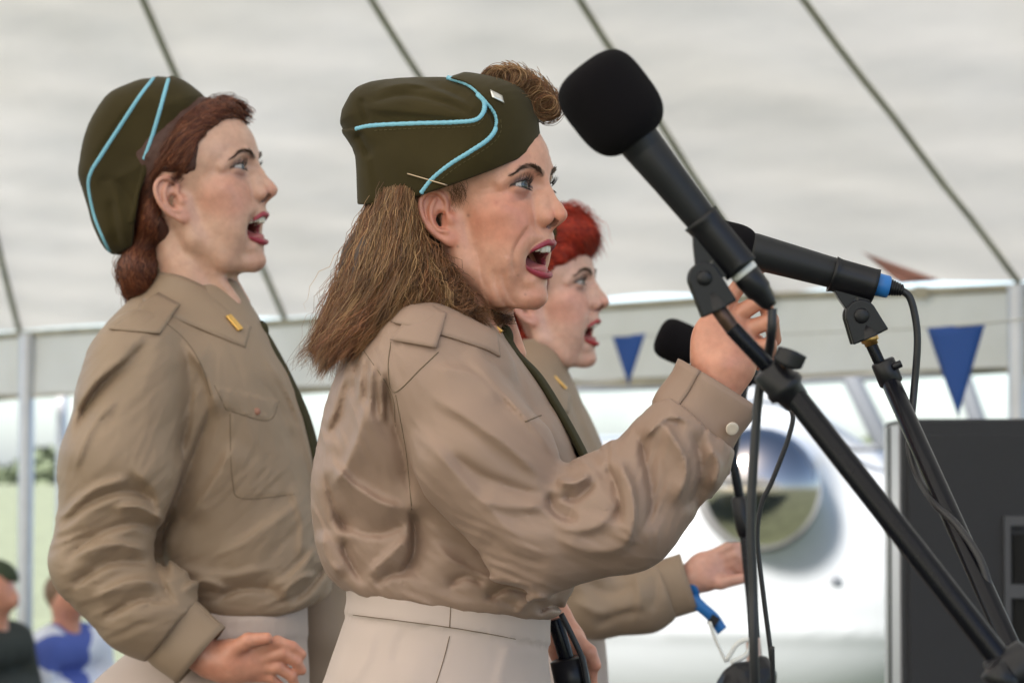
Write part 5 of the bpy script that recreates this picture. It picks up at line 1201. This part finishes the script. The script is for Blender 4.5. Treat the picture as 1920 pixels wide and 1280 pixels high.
    fing = [[q(1338, 1040, hw), q(1372, 1022, hw-6), q(1400, 1030, hw), q(1408, 1042, hw+8)], [q(1346, 1052, hw), q(1378, 1040, hw-8), q(1396, 1056, hw), q(1388, 1068, hw+10)],
            [q(1346, 1064, hw+2), q(1374, 1056, hw-4), q(1388, 1070, hw+4), q(1376, 1078, hw+14)], [q(1342, 1076, hw+4), q(1366, 1074, hw), q(1374, 1084, hw+8)]]
    th = [q(1318, 1088, hw-12), q(1352, 1092, hw-22), q(1392, 1084, hw-24)]
    def hand(p): return hand_sdf(p, None, palm, fing, th, 10, ([q(1250, 1108, -190), q(1296, 1086, -194), q(1316, 1076, hw)], [29, 27, 28]))
    v, f = mesh_sdf(hand, (1230, 1000, -250), (1425, 1150, -150), 2.8); hm = (fr.world(v), f, skin_col(v, (.60, .36, .29)))
    def core(p):
        d = loft(p, [700, 800, 900, 1100, 1300, 1600], [950, 930, 930, 970, 940, 950], [1030, 1060, 1090, 1090, 1090, 1060], [80, 120, 120, 105, 140, 130], 2)
        d = smin(d, tube(p, [q(985, 780, -130), q(1118, 1128, -178), q(1260, 1104, -191)], [38, 34, 28]), 14); d = smin(d, seg(p, q(1000, 640, 0), q(990, 760, 0), 46, 58), 20)
        for s in (-1, 1): d = smin(d, tube(p, [(1010, 1400, 75*s), (1015, 1750, 70*s), (1010, 2130, 70*s), (1050, 2215, 70*s)], [70, 48, 30, 27]), 8)
        return smax(smax(d, 700-p[:, 1], 5), p[:, 1]-2237, 3)
    v, f = mesh_sdf(core, (860, 690, -240), (1300, 2250, 240), 13); cm = (fr.world(v), f, skin_col(v))
    V, Fq, C = join([hd.mesh(2.0), hm, cm]); body = mk('body', V, Fq, per, M['skin'], col=C)
    hd.eyes(body, (2, -8), (.05, .05, .05)); hd.mouth(body); hd.lashes(body, 26)
    # wristband with a hanging tail
    wb = MB(); a = q(1296, 1092, -194); ring = [a+30*(np.array([.3, .95, 0])*math.cos(t)+np.array([0, 0, 1.])*math.sin(t)*.85)+np.array([.5, 0, 0]) for t in np.linspace(0, 2*math.pi, 30)]
    G = [[r+np.array([s*13, -s*5, 0]) for r in ring] for s in np.linspace(-.5, .5, 3)]; wr = shell(G, 3, 'wristband', per, M['blue_plastic'], fr)
    t_ = spline([q(1296, 1118, -214), q(1316, 1138, -216), q(1338, 1158, -214), q(1354, 1182, -212)], 6); nn = np.array([.75, -.6, 0])
    shell([[r+nn*s*11 for r in t_] for s in (-1, 0, 1)], 2.5, 'band_tail', wr, M['blue_plastic'], fr)
    mb = MB(); mb.box(fr.world(np.array([[1322, 1142, -219]]))[0], (.014, .004, .018), np.array(Matrix.Rotation(.6, 3, 'Y'))); mb.build('band_clasp', wr, M['plastic'], smooth=False)
    def mass(p):
        qh = ((p-hd.o.astype(np.float32))@hd.R.astype(np.float32))/np.float32(hd.k); d = ell(qh, (-2, 0, 34), (101, 77, 86)); d = smin(d, ell(qh, (-36, 0, -50), (56, 66, 70)), 18); d = smin(d, ell(qh, (84, 0, 74), (34, 52, 34)), 10)
        face = polysd(qh[:, 0], qh[:, 2], [(140, 40), (90, 42), (60, 30), (44, 18), (32, -2), (14, -6), (-8, 12), (-26, 4), (-26, -40), (-14, -80), (-20, -160), (150, -160)])
        return (smax(d, -face+3*vnoise(qh/8, 5), 5)-5*vnoise(qh/17, 3)-2.5*vnoise(qh/8, 6))*hd.k
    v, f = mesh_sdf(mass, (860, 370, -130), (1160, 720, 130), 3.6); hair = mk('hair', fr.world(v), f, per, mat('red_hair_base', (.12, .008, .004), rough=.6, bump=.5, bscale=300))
    RD = [(.42, .030, .010), (.30, .018, .008), (.50, .055, .02), (.20, .010, .006)]
    g = [[(1030, 410), (1070, 392), (1105, 420), (1122, 465)], [(1030, 440), (1070, 420), (1095, 445), (1105, 482)], [(1025, 470), (1060, 455), (1075, 470), (1078, 492)], [(1015, 500), (1035, 500), (1045, 520), (1040, 545)]]
    surf_hair(mass, fr, g, 2600, .00045, 'hair_strands', hair, RD, jit=7, lift=(0, 12), wave=2, seed=12, tipfly=3)
    g = [[(960, 560), (950, 610), (965, 660), (985, 690)], [(975, 590), (975, 630), (985, 670), (1000, 690)], [(990, 615), (992, 640), (1000, 665), (1010, 680)]]
    surf_hair(mass, fr, g, 500, .00035, 'hair_strands', hair, RD, jit=6, lift=(0, 9), wave=5, seed=13, tipfly=6)
    cap = Cap(hd, [(870, 470), (905, 420), (960, 395), (1015, 400), (1056, 420), (1072, 465), (1062, 520), (980, 600), (900, 600), (870, 540)], [(850, 592), (900, 582), (960, 556), (1020, 520), (1056, 500), (1076, 476), (1092, 450)], y0=-4, half=76, T=40)
    v, f = mesh_sdf(cap, (840, 370, -130), (1090, 620, 130), 3.4); mk('cap', fr.world(v), f, per, M['wool'])
    return per
build_red()
# ------------------------------------------------------------ microphones and stands
def rot_between(a, b, up):
    x = np.asarray(b, float)-np.asarray(a, float); x /= np.linalg.norm(x); y = np.cross(up, x); y /= np.linalg.norm(y); return np.stack([x, y, np.cross(x, y)], 1)
def lat(u0, v0, D0, u1, v1, D1, prof, name, parent, m, n=32):
    """revolved part along the line between two photograph points; prof in photograph pixels at D0"""
    a, b = P(u0, v0, D0), P(u1, v1, D1); s = D0/FPX; v, f = lathe(a, b, [(t*s, r*s) for t, r in prof], n); return mk(name, v, f, parent, m)
def cable(name, pts, r, parent, m=None, n=10, label=None, sub=10):
    w = spline(np.array([P(*p) for p in pts]), sub); v, f = sweep(w, r, n); o = mk(name, v, f, parent, m or M['rubber'])
    return o
def foam_mesh(u0, v0, D, u1, v1, L, R, parent):
    """foam windscreen: squarish rounded bulb; starts at (u0,v0) towards (u1,v1)"""
    s = D/FPX; a = P(u0, v0, D); d = P(u1, v1, D)-a; d /= np.linalg.norm(d); x = np.cross(d, (0, 0, 1)); x /= np.linalg.norm(x); y = np.cross(d, x)
    nt_, n = 44, 64; V = []
    for i in range(nt_):
        t = i/(nt_-1); th = t*math.pi; e = .62
        ax = -math.copysign(abs(math.cos(th))**e, math.cos(th)); r = abs(math.sin(th))**e
        r *= (1.0-.10*t) ; ax = (ax+1)/2*L
        for j in range(n):
            p_ = 2*math.pi*j/n; V.append(a+s*(d*ax+r*R*(math.cos(p_)*x+math.sin(p_)*y)))
    f = [(i*n+j, i*n+(j+1) % n, (i+1)*n+(j+1) % n, (i+1)*n+j) for i in range(nt_-1) for j in range(n)]
    return mk('windscreen', np.array(V), f, parent, M['foam'])
def clip_mesh(D, ca, cb, r, piv, base, parent, wide=1.0):
    """mic clip: C-shaped sleeve from ca to cb, a web narrowing to the pivot, forked base"""
    s = D/FPX; a, b = P(*ca, D), P(*cb, D); ax = (b-a)/np.linalg.norm(b-a); up = P(*piv, D)-(a+b)/2; up -= ax*(up@ax); up /= np.linalg.norm(up); sd = np.cross(ax, up)
    L = np.linalg.norm(b-a); G = []
    for t in np.linspace(0, 1, 14):
        fl = 1+.10*(1-sstep(0, .12, t))+.04*sstep(.9, 1, t)
        row = [a+ax*L*t+r*s*fl*(up*math.cos(th)+sd*math.sin(th)) for th in np.linspace(-2.55, 2.55, 40)]; G.append(row)
    G = np.array(G); V = G.reshape(-1, 3); R_, C_, _ = G.shape; th_ = 3.2*s
    ctr = (a[None]+np.outer(np.linspace(0, 1, 14), ax*L))[:, None]; N = G-ctr; N /= np.linalg.norm(N, axis=2, keepdims=True)
    Vo = (G+N*th_).reshape(-1, 3); o = R_*C_; f = []
    for i in range(R_-1):
        for j in range(C_-1):
            k = i*C_+j; f += [(k, k+1, k+C_+1, k+C_), (o+k, o+k+C_, o+k+C_+1, o+k+1)]
    ring = [j for j in range(C_)]+[i*C_+C_-1 for i in range(1, R_)]+[(R_-1)*C_+j for j in range(C_-2, -1, -1)]+[i*C_ for i in range(R_-2, 0, -1)]
    f += [(ring[k], o+ring[k], o+ring[(k+1) % len(ring)], ring[(k+1) % len(ring)]) for k in range(len(ring))]
    clip = mk('clip', np.vstack([V, Vo]), f, parent, M['plastic'])
    # web: polygon plate from sleeve to pivot
    pv = P(*piv, D); top0 = a+ax*L*.05+up*r*s*.75; top1 = b-ax*L*.03+up*r*s*.75; w1 = 24*s*wide
    e = spline([top0, top0*.55+pv*.45-ax*w1*.55, pv-ax*w1], 8); g = spline([top1, top1*.5+pv*.5+ax*w1*.25, pv+ax*w1], 8)
    arc = [pv+w1*(-ax*math.cos(t)+up*math.sin(t)) for t in np.linspace(0.2, math.pi-.2, 9)]
    out = np.array(list(e)+arc+list(g[::-1])); h = 15*s; n = len(out)
    c_h = (top0+top1)/2*.55+pv*.45
    # plate with a slot: bridge outline to a hole ring
    V = np.vstack([out+sd*h, out-sd*h]); f = [(i, (i+1) % n, n+(i+1) % n, n+i) for i in range(n)]+[tuple(range(n))[::-1], tuple(n+i for i in range(n))]
    web = mk('web', V, f, clip, M['plastic'], smooth=False); bv = web.modifiers.new('bevel', 'BEVEL'); bv.width = 2.5*s; bv.segments = 2; bv.limit_method = 'ANGLE'
    hl = MB(); 
    for sg in (1, -1):
        cc = c_h+sd*sg*(h+.2*s); pts = [cc+8*s*(ax*.55*math.cos(t)+up*1.3*math.sin(t)) for t in np.linspace(0, 2*math.pi, 20, endpoint=False)]
        hl.add(np.vstack([np.array(pts)+sd*sg*.6*s, np.array(pts)-sd*sg*3*s]), [tuple(range(20)), tuple(range(20, 40))[::-1]]+[(i, (i+1) % 20, 20+(i+1) % 20, 20+i) for i in range(20)])
    hl.build('slot', clip, M.setdefault('slot_grey', mat('slot_grey', (.10, .10, .10), rough=.5)))
    # forked base: two rounded cheeks and a socket
    bs = P(*base, D); bx = bs-pv; bl = np.linalg.norm(bx); bx /= bl; by = np.cross(sd, bx)
    for sg in (1, -1):
        prof = [pv+by*30*s*math.cos(t)-bx*30*s*math.sin(t) for t in np.linspace(0, math.pi, 15)]+[pv+bx*bl-by*36*s, pv+bx*bl+by*36*s]; prof = np.array(prof); n = len(prof)
        V = np.vstack([prof+sd*sg*(h+13*s), prof+sd*sg*(h+1*s)]); f = [(i, (i+1) % n, n+(i+1) % n, n+i) for i in range(n)]+[tuple(range(n))[::-1], tuple(n+i for i in range(n))]
        ck = mk('cheek', V, f, clip, M['plastic'], smooth=False); bv = ck.modifiers.new('bevel', 'BEVEL'); bv.width = 3*s; bv.segments = 3; bv.limit_method = 'ANGLE'
        v, f = lathe(pv+sd*sg*(h+11*s), pv+sd*sg*(h+40*s), [(0, 15*s), (5*s, 14*s), (7.5*s, 10*s), (8*s, 4*s)], 20); mk('screw', v, f, clip, M['plastic'])
    v, f = lathe(pv+bx*bl*.45, bs, [(0, 28*s), (bl*.5, 31*s), (bl*.56, 33*s)], 24); mk('socket', v, f, clip, M['plastic'])
    return clip
def tripod(parent, foot, m=None):
    for k in range(3):
        a = k*2.094+.5; rod(foot+np.array([0, 0, .30]), foot+np.array([.28*math.cos(a), .28*math.sin(a), .012]), .008, 'leg', parent, m or M['stand'], 10)
def build_mic_main():
    D = 2.45; s = D/FPX
    t = thing('microphone', 'large microphone with bulging black foam windscreen, clipped on a boom, close to the long-haired singer', 'microphone', tuple(P(1200, 265, D)))
    foam_mesh(1091, 122, D, 1202, 267, 182, 89, t)
    lat(1172, 232, D, 1400, 517, D, [(0, 38), (14, 41), (30, 42), (33, 40.5), (60, 39.5), (64, 38.5), (66, 39), (130, 35), (230, 30.5), (320, 29), (336, 28)], 'handle', t, M['mic'], 40)
    lat(1183, 246, D, 1400, 517, D, [(0, 41.2), (8, 42.8), (15, 42.8), (19, 41)], 'trim_ring', t, mat('teal_ring', (.06, .16, .20), rough=.35, metal=.4), 40)
    lat(1384, 496, D, 1450, 580, D, [(0, 22), (14, 27), (22, 27), (24, 24)], 'connector_collar', t, M['white_plastic'])
    lat(1394, 509, D, 1452, 582, D, [(0, 24), (12, 26.5), (46, 25.5), (52, 21), (76, 16), (84, 11)], 'connector', t, M['plastic'])
    st = thing('microphone_stand', 'black boom stand with wing-nut clutch carrying the large foam microphone', 'microphone stand', tuple(np.r_[P(1905, 1268, 2.36)[:2], STAGE]))
    clip_mesh(D, (1314, 407), (1392, 503), 33, (1319, 522), (1348, 580), st)
    rod(P(1346, 578, D), P(1378, 622, D), .0068, 'threaded_end', st, M['scratched']); rod(P(1372, 614, D), P(1458, 706, D), .0072, 'inner_tube', st, M['stand'])
    lat(1437, 688, D, 1502, 760, D, [(0, 28), (3, 34), (40, 34), (46, 38), (58, 38), (64, 30), (86, 26), (90, 22)], 'clutch', st, M['plastic'])
    a = P(1466, 688, D-.012); b = P(1490, 668, D-.012); rod(a, b, .003, 'screw', st, M['scratched'], 10)
    G = []
    for k in np.linspace(-1, 1, 11): G.append([P(1481+k*26+j*5, 673+k*10-j*17+6*k*k*(j-.5), D-.02+.006*k*k) for j in np.linspace(-1, 1, 6)])
    GG = np.array(G); R_, C_, _ = GG.shape; Vv = np.vstack([(GG+Fv*.003).reshape(-1, 3), (GG-Fv*.003).reshape(-1, 3)]); o = R_*C_; f = []
    for i in range(R_-1):
        for j in range(C_-1): k = i*C_+j; f += [(k, k+1, k+C_+1, k+C_), (o+k, o+k+C_, o+k+C_+1, o+k+1)]
    ring = [j for j in range(C_)]+[i*C_+C_-1 for i in range(1, R_)]+[(R_-1)*C_+j for j in range(C_-2, -1, -1)]+[i*C_ for i in range(R_-2, 0, -1)]
    f += [(ring[k], o+ring[k], o+ring[(k+1) % len(ring)], ring[(k+1) % len(ring)]) for k in range(len(ring))]
    mk('wing_nut', Vv, f, st, M['plastic'])
    e = P(1885, 1248, 2.36); rod(P(1480, 730, D), e+(e-P(1480, 730, D))*.10, .0103, 'boom_tube', st, M['stand'], 32)
    rod(P(1868, 1282, 2.36), P(1935, 1238, 2.36), .021, 'boom_clamp', st, M['plastic'], 24); lat(1858, 1250, 2.345, 1895, 1290, 2.345, [(0, 20), (2, 26), (50, 26), (56, 20)], 'clamp_knob', st, M['plastic'])
    ft = np.r_[P(1905, 1268, 2.36)[:2], STAGE]; rod(ft+np.array([0, 0, .1]), P(1905, 1275, 2.36), .0115, 'pole', st, M['stand'], 20); tripod(st, ft)
    c = cable('microphone_cable', [(1448, 578, D), (1447, 620, D), (1440, 668, D+.02), (1424, 730, D+.03), (1414, 850, D+.03), (1408, 980, D+.03), (1412, 1100, D+.03), (1416, 1290, D+.03), (1440, 1700, D+.1), (1500, 2600, D+.1)], .0042, None)
    tag(c, 'black cable hanging straight down from the large foam microphone', 'cable')
    c.location = (0, 0, 0)
def build_mic_two():
    D = 3.0; t = thing('microphone', 'slim black microphone with bright blue connector behind the large foam one', 'microphone', tuple(P(1480, 490, D)))
    foam_mesh(1308, 447, D, 1420, 471, 112, 46, t)
    lat(1404, 468, D, 1600, 522, D, [(0, 33), (10, 34), (100, 31), (160, 29), (240, 27)], 'handle', t, M['mic'], 36)
    lat(1640, 532, D, 1700, 546, D, [(0, 20), (4, 22), (26, 21), (28, 19)], 'blue_ring', t, M['blue_plastic'])
    lat(1664, 537.5, D, 1700, 546, D, sum([[(i*5, 17-i*1.1), (i*5+3, 17-i*1.1), (i*5+3.2, 14.5-i*1.1), (i*5+5, 14.5-i*1.1)] for i in range(6)], []), 'cable_boot', t, M['plastic'])
    st = thing('microphone_stand', 'slender black stand with brass thread under the blue-ringed microphone', 'microphone stand', tuple(np.r_[P(1915, 1260, 2.75)[:2], STAGE]))
    clip_mesh(D, (1560, 511), (1642, 534), 31, (1612, 592), (1630, 632), st)
    lat(1628, 628, D, 1640, 662, D, [(0, 16), (6, 17), (12, 17), (14, 13), (20, 13)], 'thread_adapter', st, M['brass'])
    rod(P(1632, 642, D), P(1662, 708, D), .0062, 'inner_tube', st, M['stand'])
    lat(1654, 676, D, 1674, 724, D, [(0, 20), (3, 23), (44, 23), (48, 20)], 'clutch', st, M['plastic']); rod(P(1674, 688, D-.01), P(1690, 681, D-.01), .004, 'screw', st, M['plastic'], 12)
    e = P(1912, 1250, 2.72); rod(P(1668, 712, D), e+(e-P(1668, 712, D))*.12, .0100, 'tube', st, M['stand'], 28)
    ft = np.r_[P(1945, 1300, 2.68)[:2], STAGE]; rod(P(1945, 1330, 2.68), ft+np.array([0, 0, .1]), .011, 'pole', st, M['stand'], 16); tripod(st, ft)
    c = cable('microphone_cable', [(1688, 543, D), (1706, 558, D), (1717, 600, D), (1720, 650, D), (1713, 740, D), (1707, 800, D-.02), (1706, 845, 2.96), (1722, 895, 2.935), (1752, 942, 2.875), (1795, 985, 2.835), (1836, 1045, 2.80), (1858, 1110, 2.785), (1872, 1165, 2.77), (1890, 1220, 2.75), (1920, 1290, 2.73), (2000, 1900, 2.8)], .0040, None)
    tag(c, 'black cable looping from the blue connector and twisting round its stand', 'cable')
def build_mic_three():
    D = 4.55; t = thing('microphone', 'small black foam microphone in front of the red-haired singer', 'microphone', tuple(P(1270, 640, D)))
    foam_mesh(1233, 625, D, 1340, 672, 84, 42, t); lat(1300, 655, D, 1440, 716, D, [(0, 20), (60, 17), (120, 15), (145, 14)], 'handle', t, M['mic'])
    st = thing('microphone_stand', 'thin black stand with taped pale section rising behind the hand of the red-haired singer', 'microphone stand', tuple(np.r_[P(1425, 1290, 4.35)[:2], STAGE]))
    lat(1378, 688, D, 1420, 706, D, [(0, 22), (2, 24), (40, 24), (42, 22)], 'clip', st, M['plastic']); rod(P(1398, 700, D), P(1372, 860, 4.4), .0085, 'upper_tube', st, M['stand'])
    rod(P(1372, 850, 4.4), P(1392, 960, 4.4), .0075, 'boom_tube', st, M['stand']); lat(1384, 930, 4.4, 1398, 1010, 4.4, [(0, 10), (4, 14), (60, 15), (76, 12)], 'clutch', st, M['plastic'])
    rod(P(1396, 1000, 4.4), P(1425, 1290, 4.35), .008, 'tube', st, M['stand']); rod(P(1412, 1196, 4.33), P(1416, 1300, 4.33), .011, 'tape', st, mat('pale_tape', (.55, .40, .36), rough=.6))
    ft = np.r_[P(1425, 1290, 4.35)[:2], STAGE]; rod(P(1424, 1280, 4.35), ft+np.array([0, 0, .1]), .011, 'pole', st, M['stand']); tripod(st, ft)
    c = cable('microphone_cable', [(1462, 740, 3.6), (1486, 775, 3.6), (1480, 815, 3.6), (1466, 855, 3.6), (1446, 905, 3.6), (1428, 945, 3.6), (1420, 1010, 3.6), (1432, 1120, 3.6), (1446, 1230, 3.6), (1450, 1300, 3.6), (1470, 2200, 3.7)], .0032, None)
    tag(c, 'thin black cable curving down beside the polished round spinner', 'cable')
    # cable bag low down, and the stand by the waist of the middle singer
    D = 4.2; bg_ = thing('equipment_pouch', 'black drawstring pouch with clear plastic tie hanging on the taped stand', 'pouch', tuple(P(1395, 1290, D)))
    v, f = mesh_sdf(lambda p: smin(ell(p, (1394, 1290, 0), (50, 52, 40)), ell(p, (1430, 1270, 10), (26, 40, 30)), 14)-3*vnoise(p/16, 3), (1320, 1210, -60), (1480, 1350, 60), 3); mk('pouch_body', Frame(D).world(v), f, bg_, M['plastic'])
    cv = MB(); cv.tube(spline([P(1330, 1165, D), P(1345, 1205, D), P(1362, 1240, D)], 6), .003, 6); cv.tube(spline([P(1362, 1238, D), P(1384, 1205, D), P(1408, 1200, D), P(1400, 1226, D), P(1370, 1242, D)], 6), .004, 6)
    cv.build('drawstring', bg_, M['white_plastic'])
    D = 3.28; s2 = thing('microphone_stand', 'black stand top with two cables between the skirts of two singers', 'microphone stand', tuple(np.r_[P(1068, 1290, D)[:2], STAGE]))
    rod(P(1040, 1160, D), P(1066, 1246, D), .009, 'tube', s2, M['stand']); lat(1064, 1232, D, 1078, 1300, D, [(0, 26), (4, 34), (90, 34)], 'clutch', s2, M['plastic'])
    ft = np.r_[P(1078, 1300, D)[:2], STAGE]; rod(P(1078, 1300, D), ft+np.array([0, 0, .1]), .011, 'pole', s2, M['stand']); tripod(s2, ft)
    o = cable('stand_cable', [(1052, 1150, D-.02), (1072, 1190, D-.02), (1092, 1235, D-.02), (1102, 1290, D-.02)], .0035, s2)
build_mic_main(); build_mic_two(); build_mic_three()
# ------------------------------------------------------------ far trees, seated listeners
M['leaf'] = mat('far_foliage', (.055, .075, .042), rough=.8, var=.4, vscale=.8); M['bark'] = mat('bark', (.10, .08, .06), rough=.9)
rg = np.random.default_rng(100); V = []; n = 24000
x = rg.uniform(-90, 90, n); hh = 3.2+1.3*np.sin(x*.35)+.9*np.sin(x*.9+1)+.5*np.sin(x*2.3); ce = np.stack([x, 330+rg.normal(0, 3, n), np.abs(rg.random(n))**.8*hh], 1)
a = rg.normal(0, 1, (n, 3)); a /= np.linalg.norm(a, axis=1)[:, None]; b = np.cross(a, rg.normal(0, 1, (n, 3))); b /= np.linalg.norm(b, axis=1)[:, None]; s = .55*(.6+.8*rg.random((n, 1)))
V = np.stack([ce-a*s-b*s*.6, ce+a*s-b*s*.6, ce+a*s+b*s*.6, ce-a*s+b*s*.6], 1).reshape(-1, 3)
tag(mk('tree_line', V, np.arange(n*4).reshape(-1, 4), None, M['leaf'], smooth=False), 'distant line of green trees beyond the showground', 'trees', kind='stuff')
def listener(u, v, D, label, shirt_m, hair_m, cap=None, turn=0, hat=None, chair_label=''):
    """seated person seen from behind/side; (u, v) is the top of the shoulders"""
    fr = Frame(D); k = .001/fr.s; q0 = np.array([u, v, 0.]); base = P(u, v, D); base[2] = 0
    per = thing('person', label, 'person', tuple(base), None)
    c, s = math.cos(turn), math.sin(turn)
    def X(x, y, z): return q0+k*np.array([x*c+y*s, -z, -x*s+y*c])
    def body(p):
        d = ell(p, X(0, 0, 130), np.array([80, 112, 92])*k); d = smin(d, ell(p, X(75, 0, 95), np.array([26, 30, 40])*k), 12*k); d = smin(d, ell(p, X(96, 0, 125), np.array([10, 10, 16])*k), 8*k)
        d = smin(d, seg(p, X(-8, 0, 60), X(-15, 0, -40), 55*k, 65*k), 20*k)
        for sg in (-1, 1):
            d = smin(d, tube(p, [X(200, 105*sg, -560), X(430, 110*sg, -560), X(420, 110*sg, -960), X(500, 110*sg, -1000)], [70*k, 60*k, 42*k, 38*k]), 15*k); d = smin(d, tube(p, [X(0, 190*sg, -60), X(60, 215*sg, -330), X(290, 150*sg, -420), X(360, 130*sg, -430)], [40*k, 36*k, 30*k, 36*k]), 15*k)
        return d
    lo = q0-np.array([620, 330, 620])*k; hi = q0+np.array([620, 1080, 620])*k
    vv, f = mesh_sdf(body, lo, hi, 18*k); mk('body', fr.world(vv), f, per, M['skin'], col=skin_col(vv, k=40))
    def torso(p):
        d = smin(ell(p, X(0, 0, -190), np.array([125, 260, 190])*k), ell(p, X(10, 0, -420), np.array([140, 250, 190])*k), 50*k); d = smin(d, tube(p, [X(-20, 110, -20), X(0, 190, -60), X(50, 215, -330)], [50*k, 62*k, 50*k]), 30*k); d = smin(d, tube(p, [X(-20, -110, -20), X(0, -190, -60), X(50, -215, -330)], [50*k, 62*k, 50*k]), 30*k)
        return d-6*k*vnoise(p/(60*k), 3)
    e_ = np.array([1, 1, 1])
    def torso2(p):
        d = np.minimum(tube(p, [X(0, 150, -90), X(0, -150, -90)], [85*k, 85*k]), tube(p, [X(5, 110, -300), X(5, -110, -300)], [120*k, 120*k])); d = smin(d, tube(p, [X(10, 100, -500), X(10, -100, -500)], [135*k, 135*k]), 60*k)
        for sg in (-1, 1): d = smin(d, tube(p, [X(-20, 80*sg, -20), X(0, 190*sg, -70), X(55, 215*sg, -320)], [45*k, 60*k, 50*k]), 30*k)
        return d-5*k*vnoise(p/(60*k), 3)
    vv, f = mesh_sdf(torso2, lo, hi, 18*k); mk('top', fr.world(vv), f, per, shirt_m)
    def hair(p): return smax(ell(p, X(-14, 0, 150), np.array([90, 90, 92])*k)-3*k*vnoise(p/(14*k), 4), -ell(p, X(80, 0, 100), np.array([75, 110, 95])*k), 8*k)
    vv, f = mesh_sdf(hair, lo, hi, 13*k); mk('hair', fr.world(vv), f, per, hair_m)
    def legs(p):
        d = None
        for sg in (-1, 1):
            e = tube(p, [X(10, 100*sg, -560), X(420, 110*sg, -560), X(425, 110*sg, -900)], [95*k, 78*k, 60*k]); d = e if d is None else np.minimum(d, e)
        return d
    vv, f = mesh_sdf(legs, lo, hi, 20*k); mk('trousers', fr.world(vv), f, per, M['grey_trousers'])
    if hat is not None:
        vv, f = mesh_sdf(lambda p: smax(ell(p, X(-2, 0, 175), np.array([96, 88, 70])*k), -(ell(p, X(0, 0, 60), np.array([140, 140, 100])*k)), 6*k), lo, hi, 13*k); mk('beret', fr.world(vv), f, per, hat)
    # folding chair
    ch = thing('chair', chair_label, 'chair', tuple(base))
    sl_ = [X(-180, 220, -680), X(330, 220, -680), X(330, -220, -680), X(-180, -220, -680)]; V = np.vstack([np.array(sl_), np.array(sl_)+np.array([0, 30*k, 0])]); mk('seat', fr.world(V), [(0, 1, 2, 3), (7, 6, 5, 4)]+[(i, 4+i, 4+(i+1) % 4, (i+1) % 4) for i in range(4)], ch, M['grey_trousers'], smooth=False)
    sl_ = [X(-190, 220, -640), X(-190, -220, -640), X(-230, -220, -330), X(-230, 220, -330)]; V = np.vstack([np.array(sl_), np.array(sl_)+(X(-25, 0, 0)-q0)]); mk('backrest', fr.world(V), [(0, 1, 2, 3), (7, 6, 5, 4)]+[(i, 4+i, 4+(i+1) % 4, (i+1) % 4) for i in range(4)], ch, M['grey_trousers'], smooth=False)
    for (x, y) in ((-170, 200), (-170, -200), (310, 200), (310, -200)):
        a = fr.world(X(x, y, -700)[None])[0]; rod(a, np.r_[a[:2], .0], .012, 'leg', ch, M['pole'], 8)
    return per
M['grey_trousers'] = mat('grey_cloth', (.10, .10, .11), rough=.9); pr = mat('print_shirt', (.70, .72, .80), rough=.85, var=.05)
N_ = pr.node_tree.nodes; L_ = pr.node_tree.links; vo = N_.new('ShaderNodeTexVoronoi'); vo.inputs['Scale'].default_value = 7; tc = N_.new('ShaderNodeTexCoord'); L_.new(tc.outputs['Object'], vo.inputs['Vector'])
cr = N_.new('ShaderNodeValToRGB'); cr.color_ramp.interpolation = 'CONSTANT'; E_ = cr.color_ramp.elements; E_[0].color = (.72, .74, .84, 1); E_[1].color = (.08, .12, .42, 1); E_[1].position = .62; x_ = E_.new(.85); x_.color = (.70, .05, .12, 1); x_ = E_.new(.9); x_.color = (.72, .74, .84, 1)
L_.new(vo.outputs['Color'], cr.inputs[0]); L_.new(cr.outputs[0], N_['Principled BSDF'].inputs['Base Color'])
listener(128, 1176, 11.8, 'seated listener in a white shirt with blue and red print', pr, mat('fair_hair', (.20, .12, .07), rough=.7), turn=.5, chair_label='grey folding chair under the listener in the printed shirt')
listener(-8, 1172, 11.2, 'seated listener in a dark jacket and green beret beside the tent post', mat('dark_jacket', (.03, .035, .03), rough=.9), mat('grey_hair', (.12, .10, .09), rough=.7), turn=.3, hat=mat('green_beret', (.04, .055, .03), rough=.9), chair_label='grey folding chair under the listener in the beret')
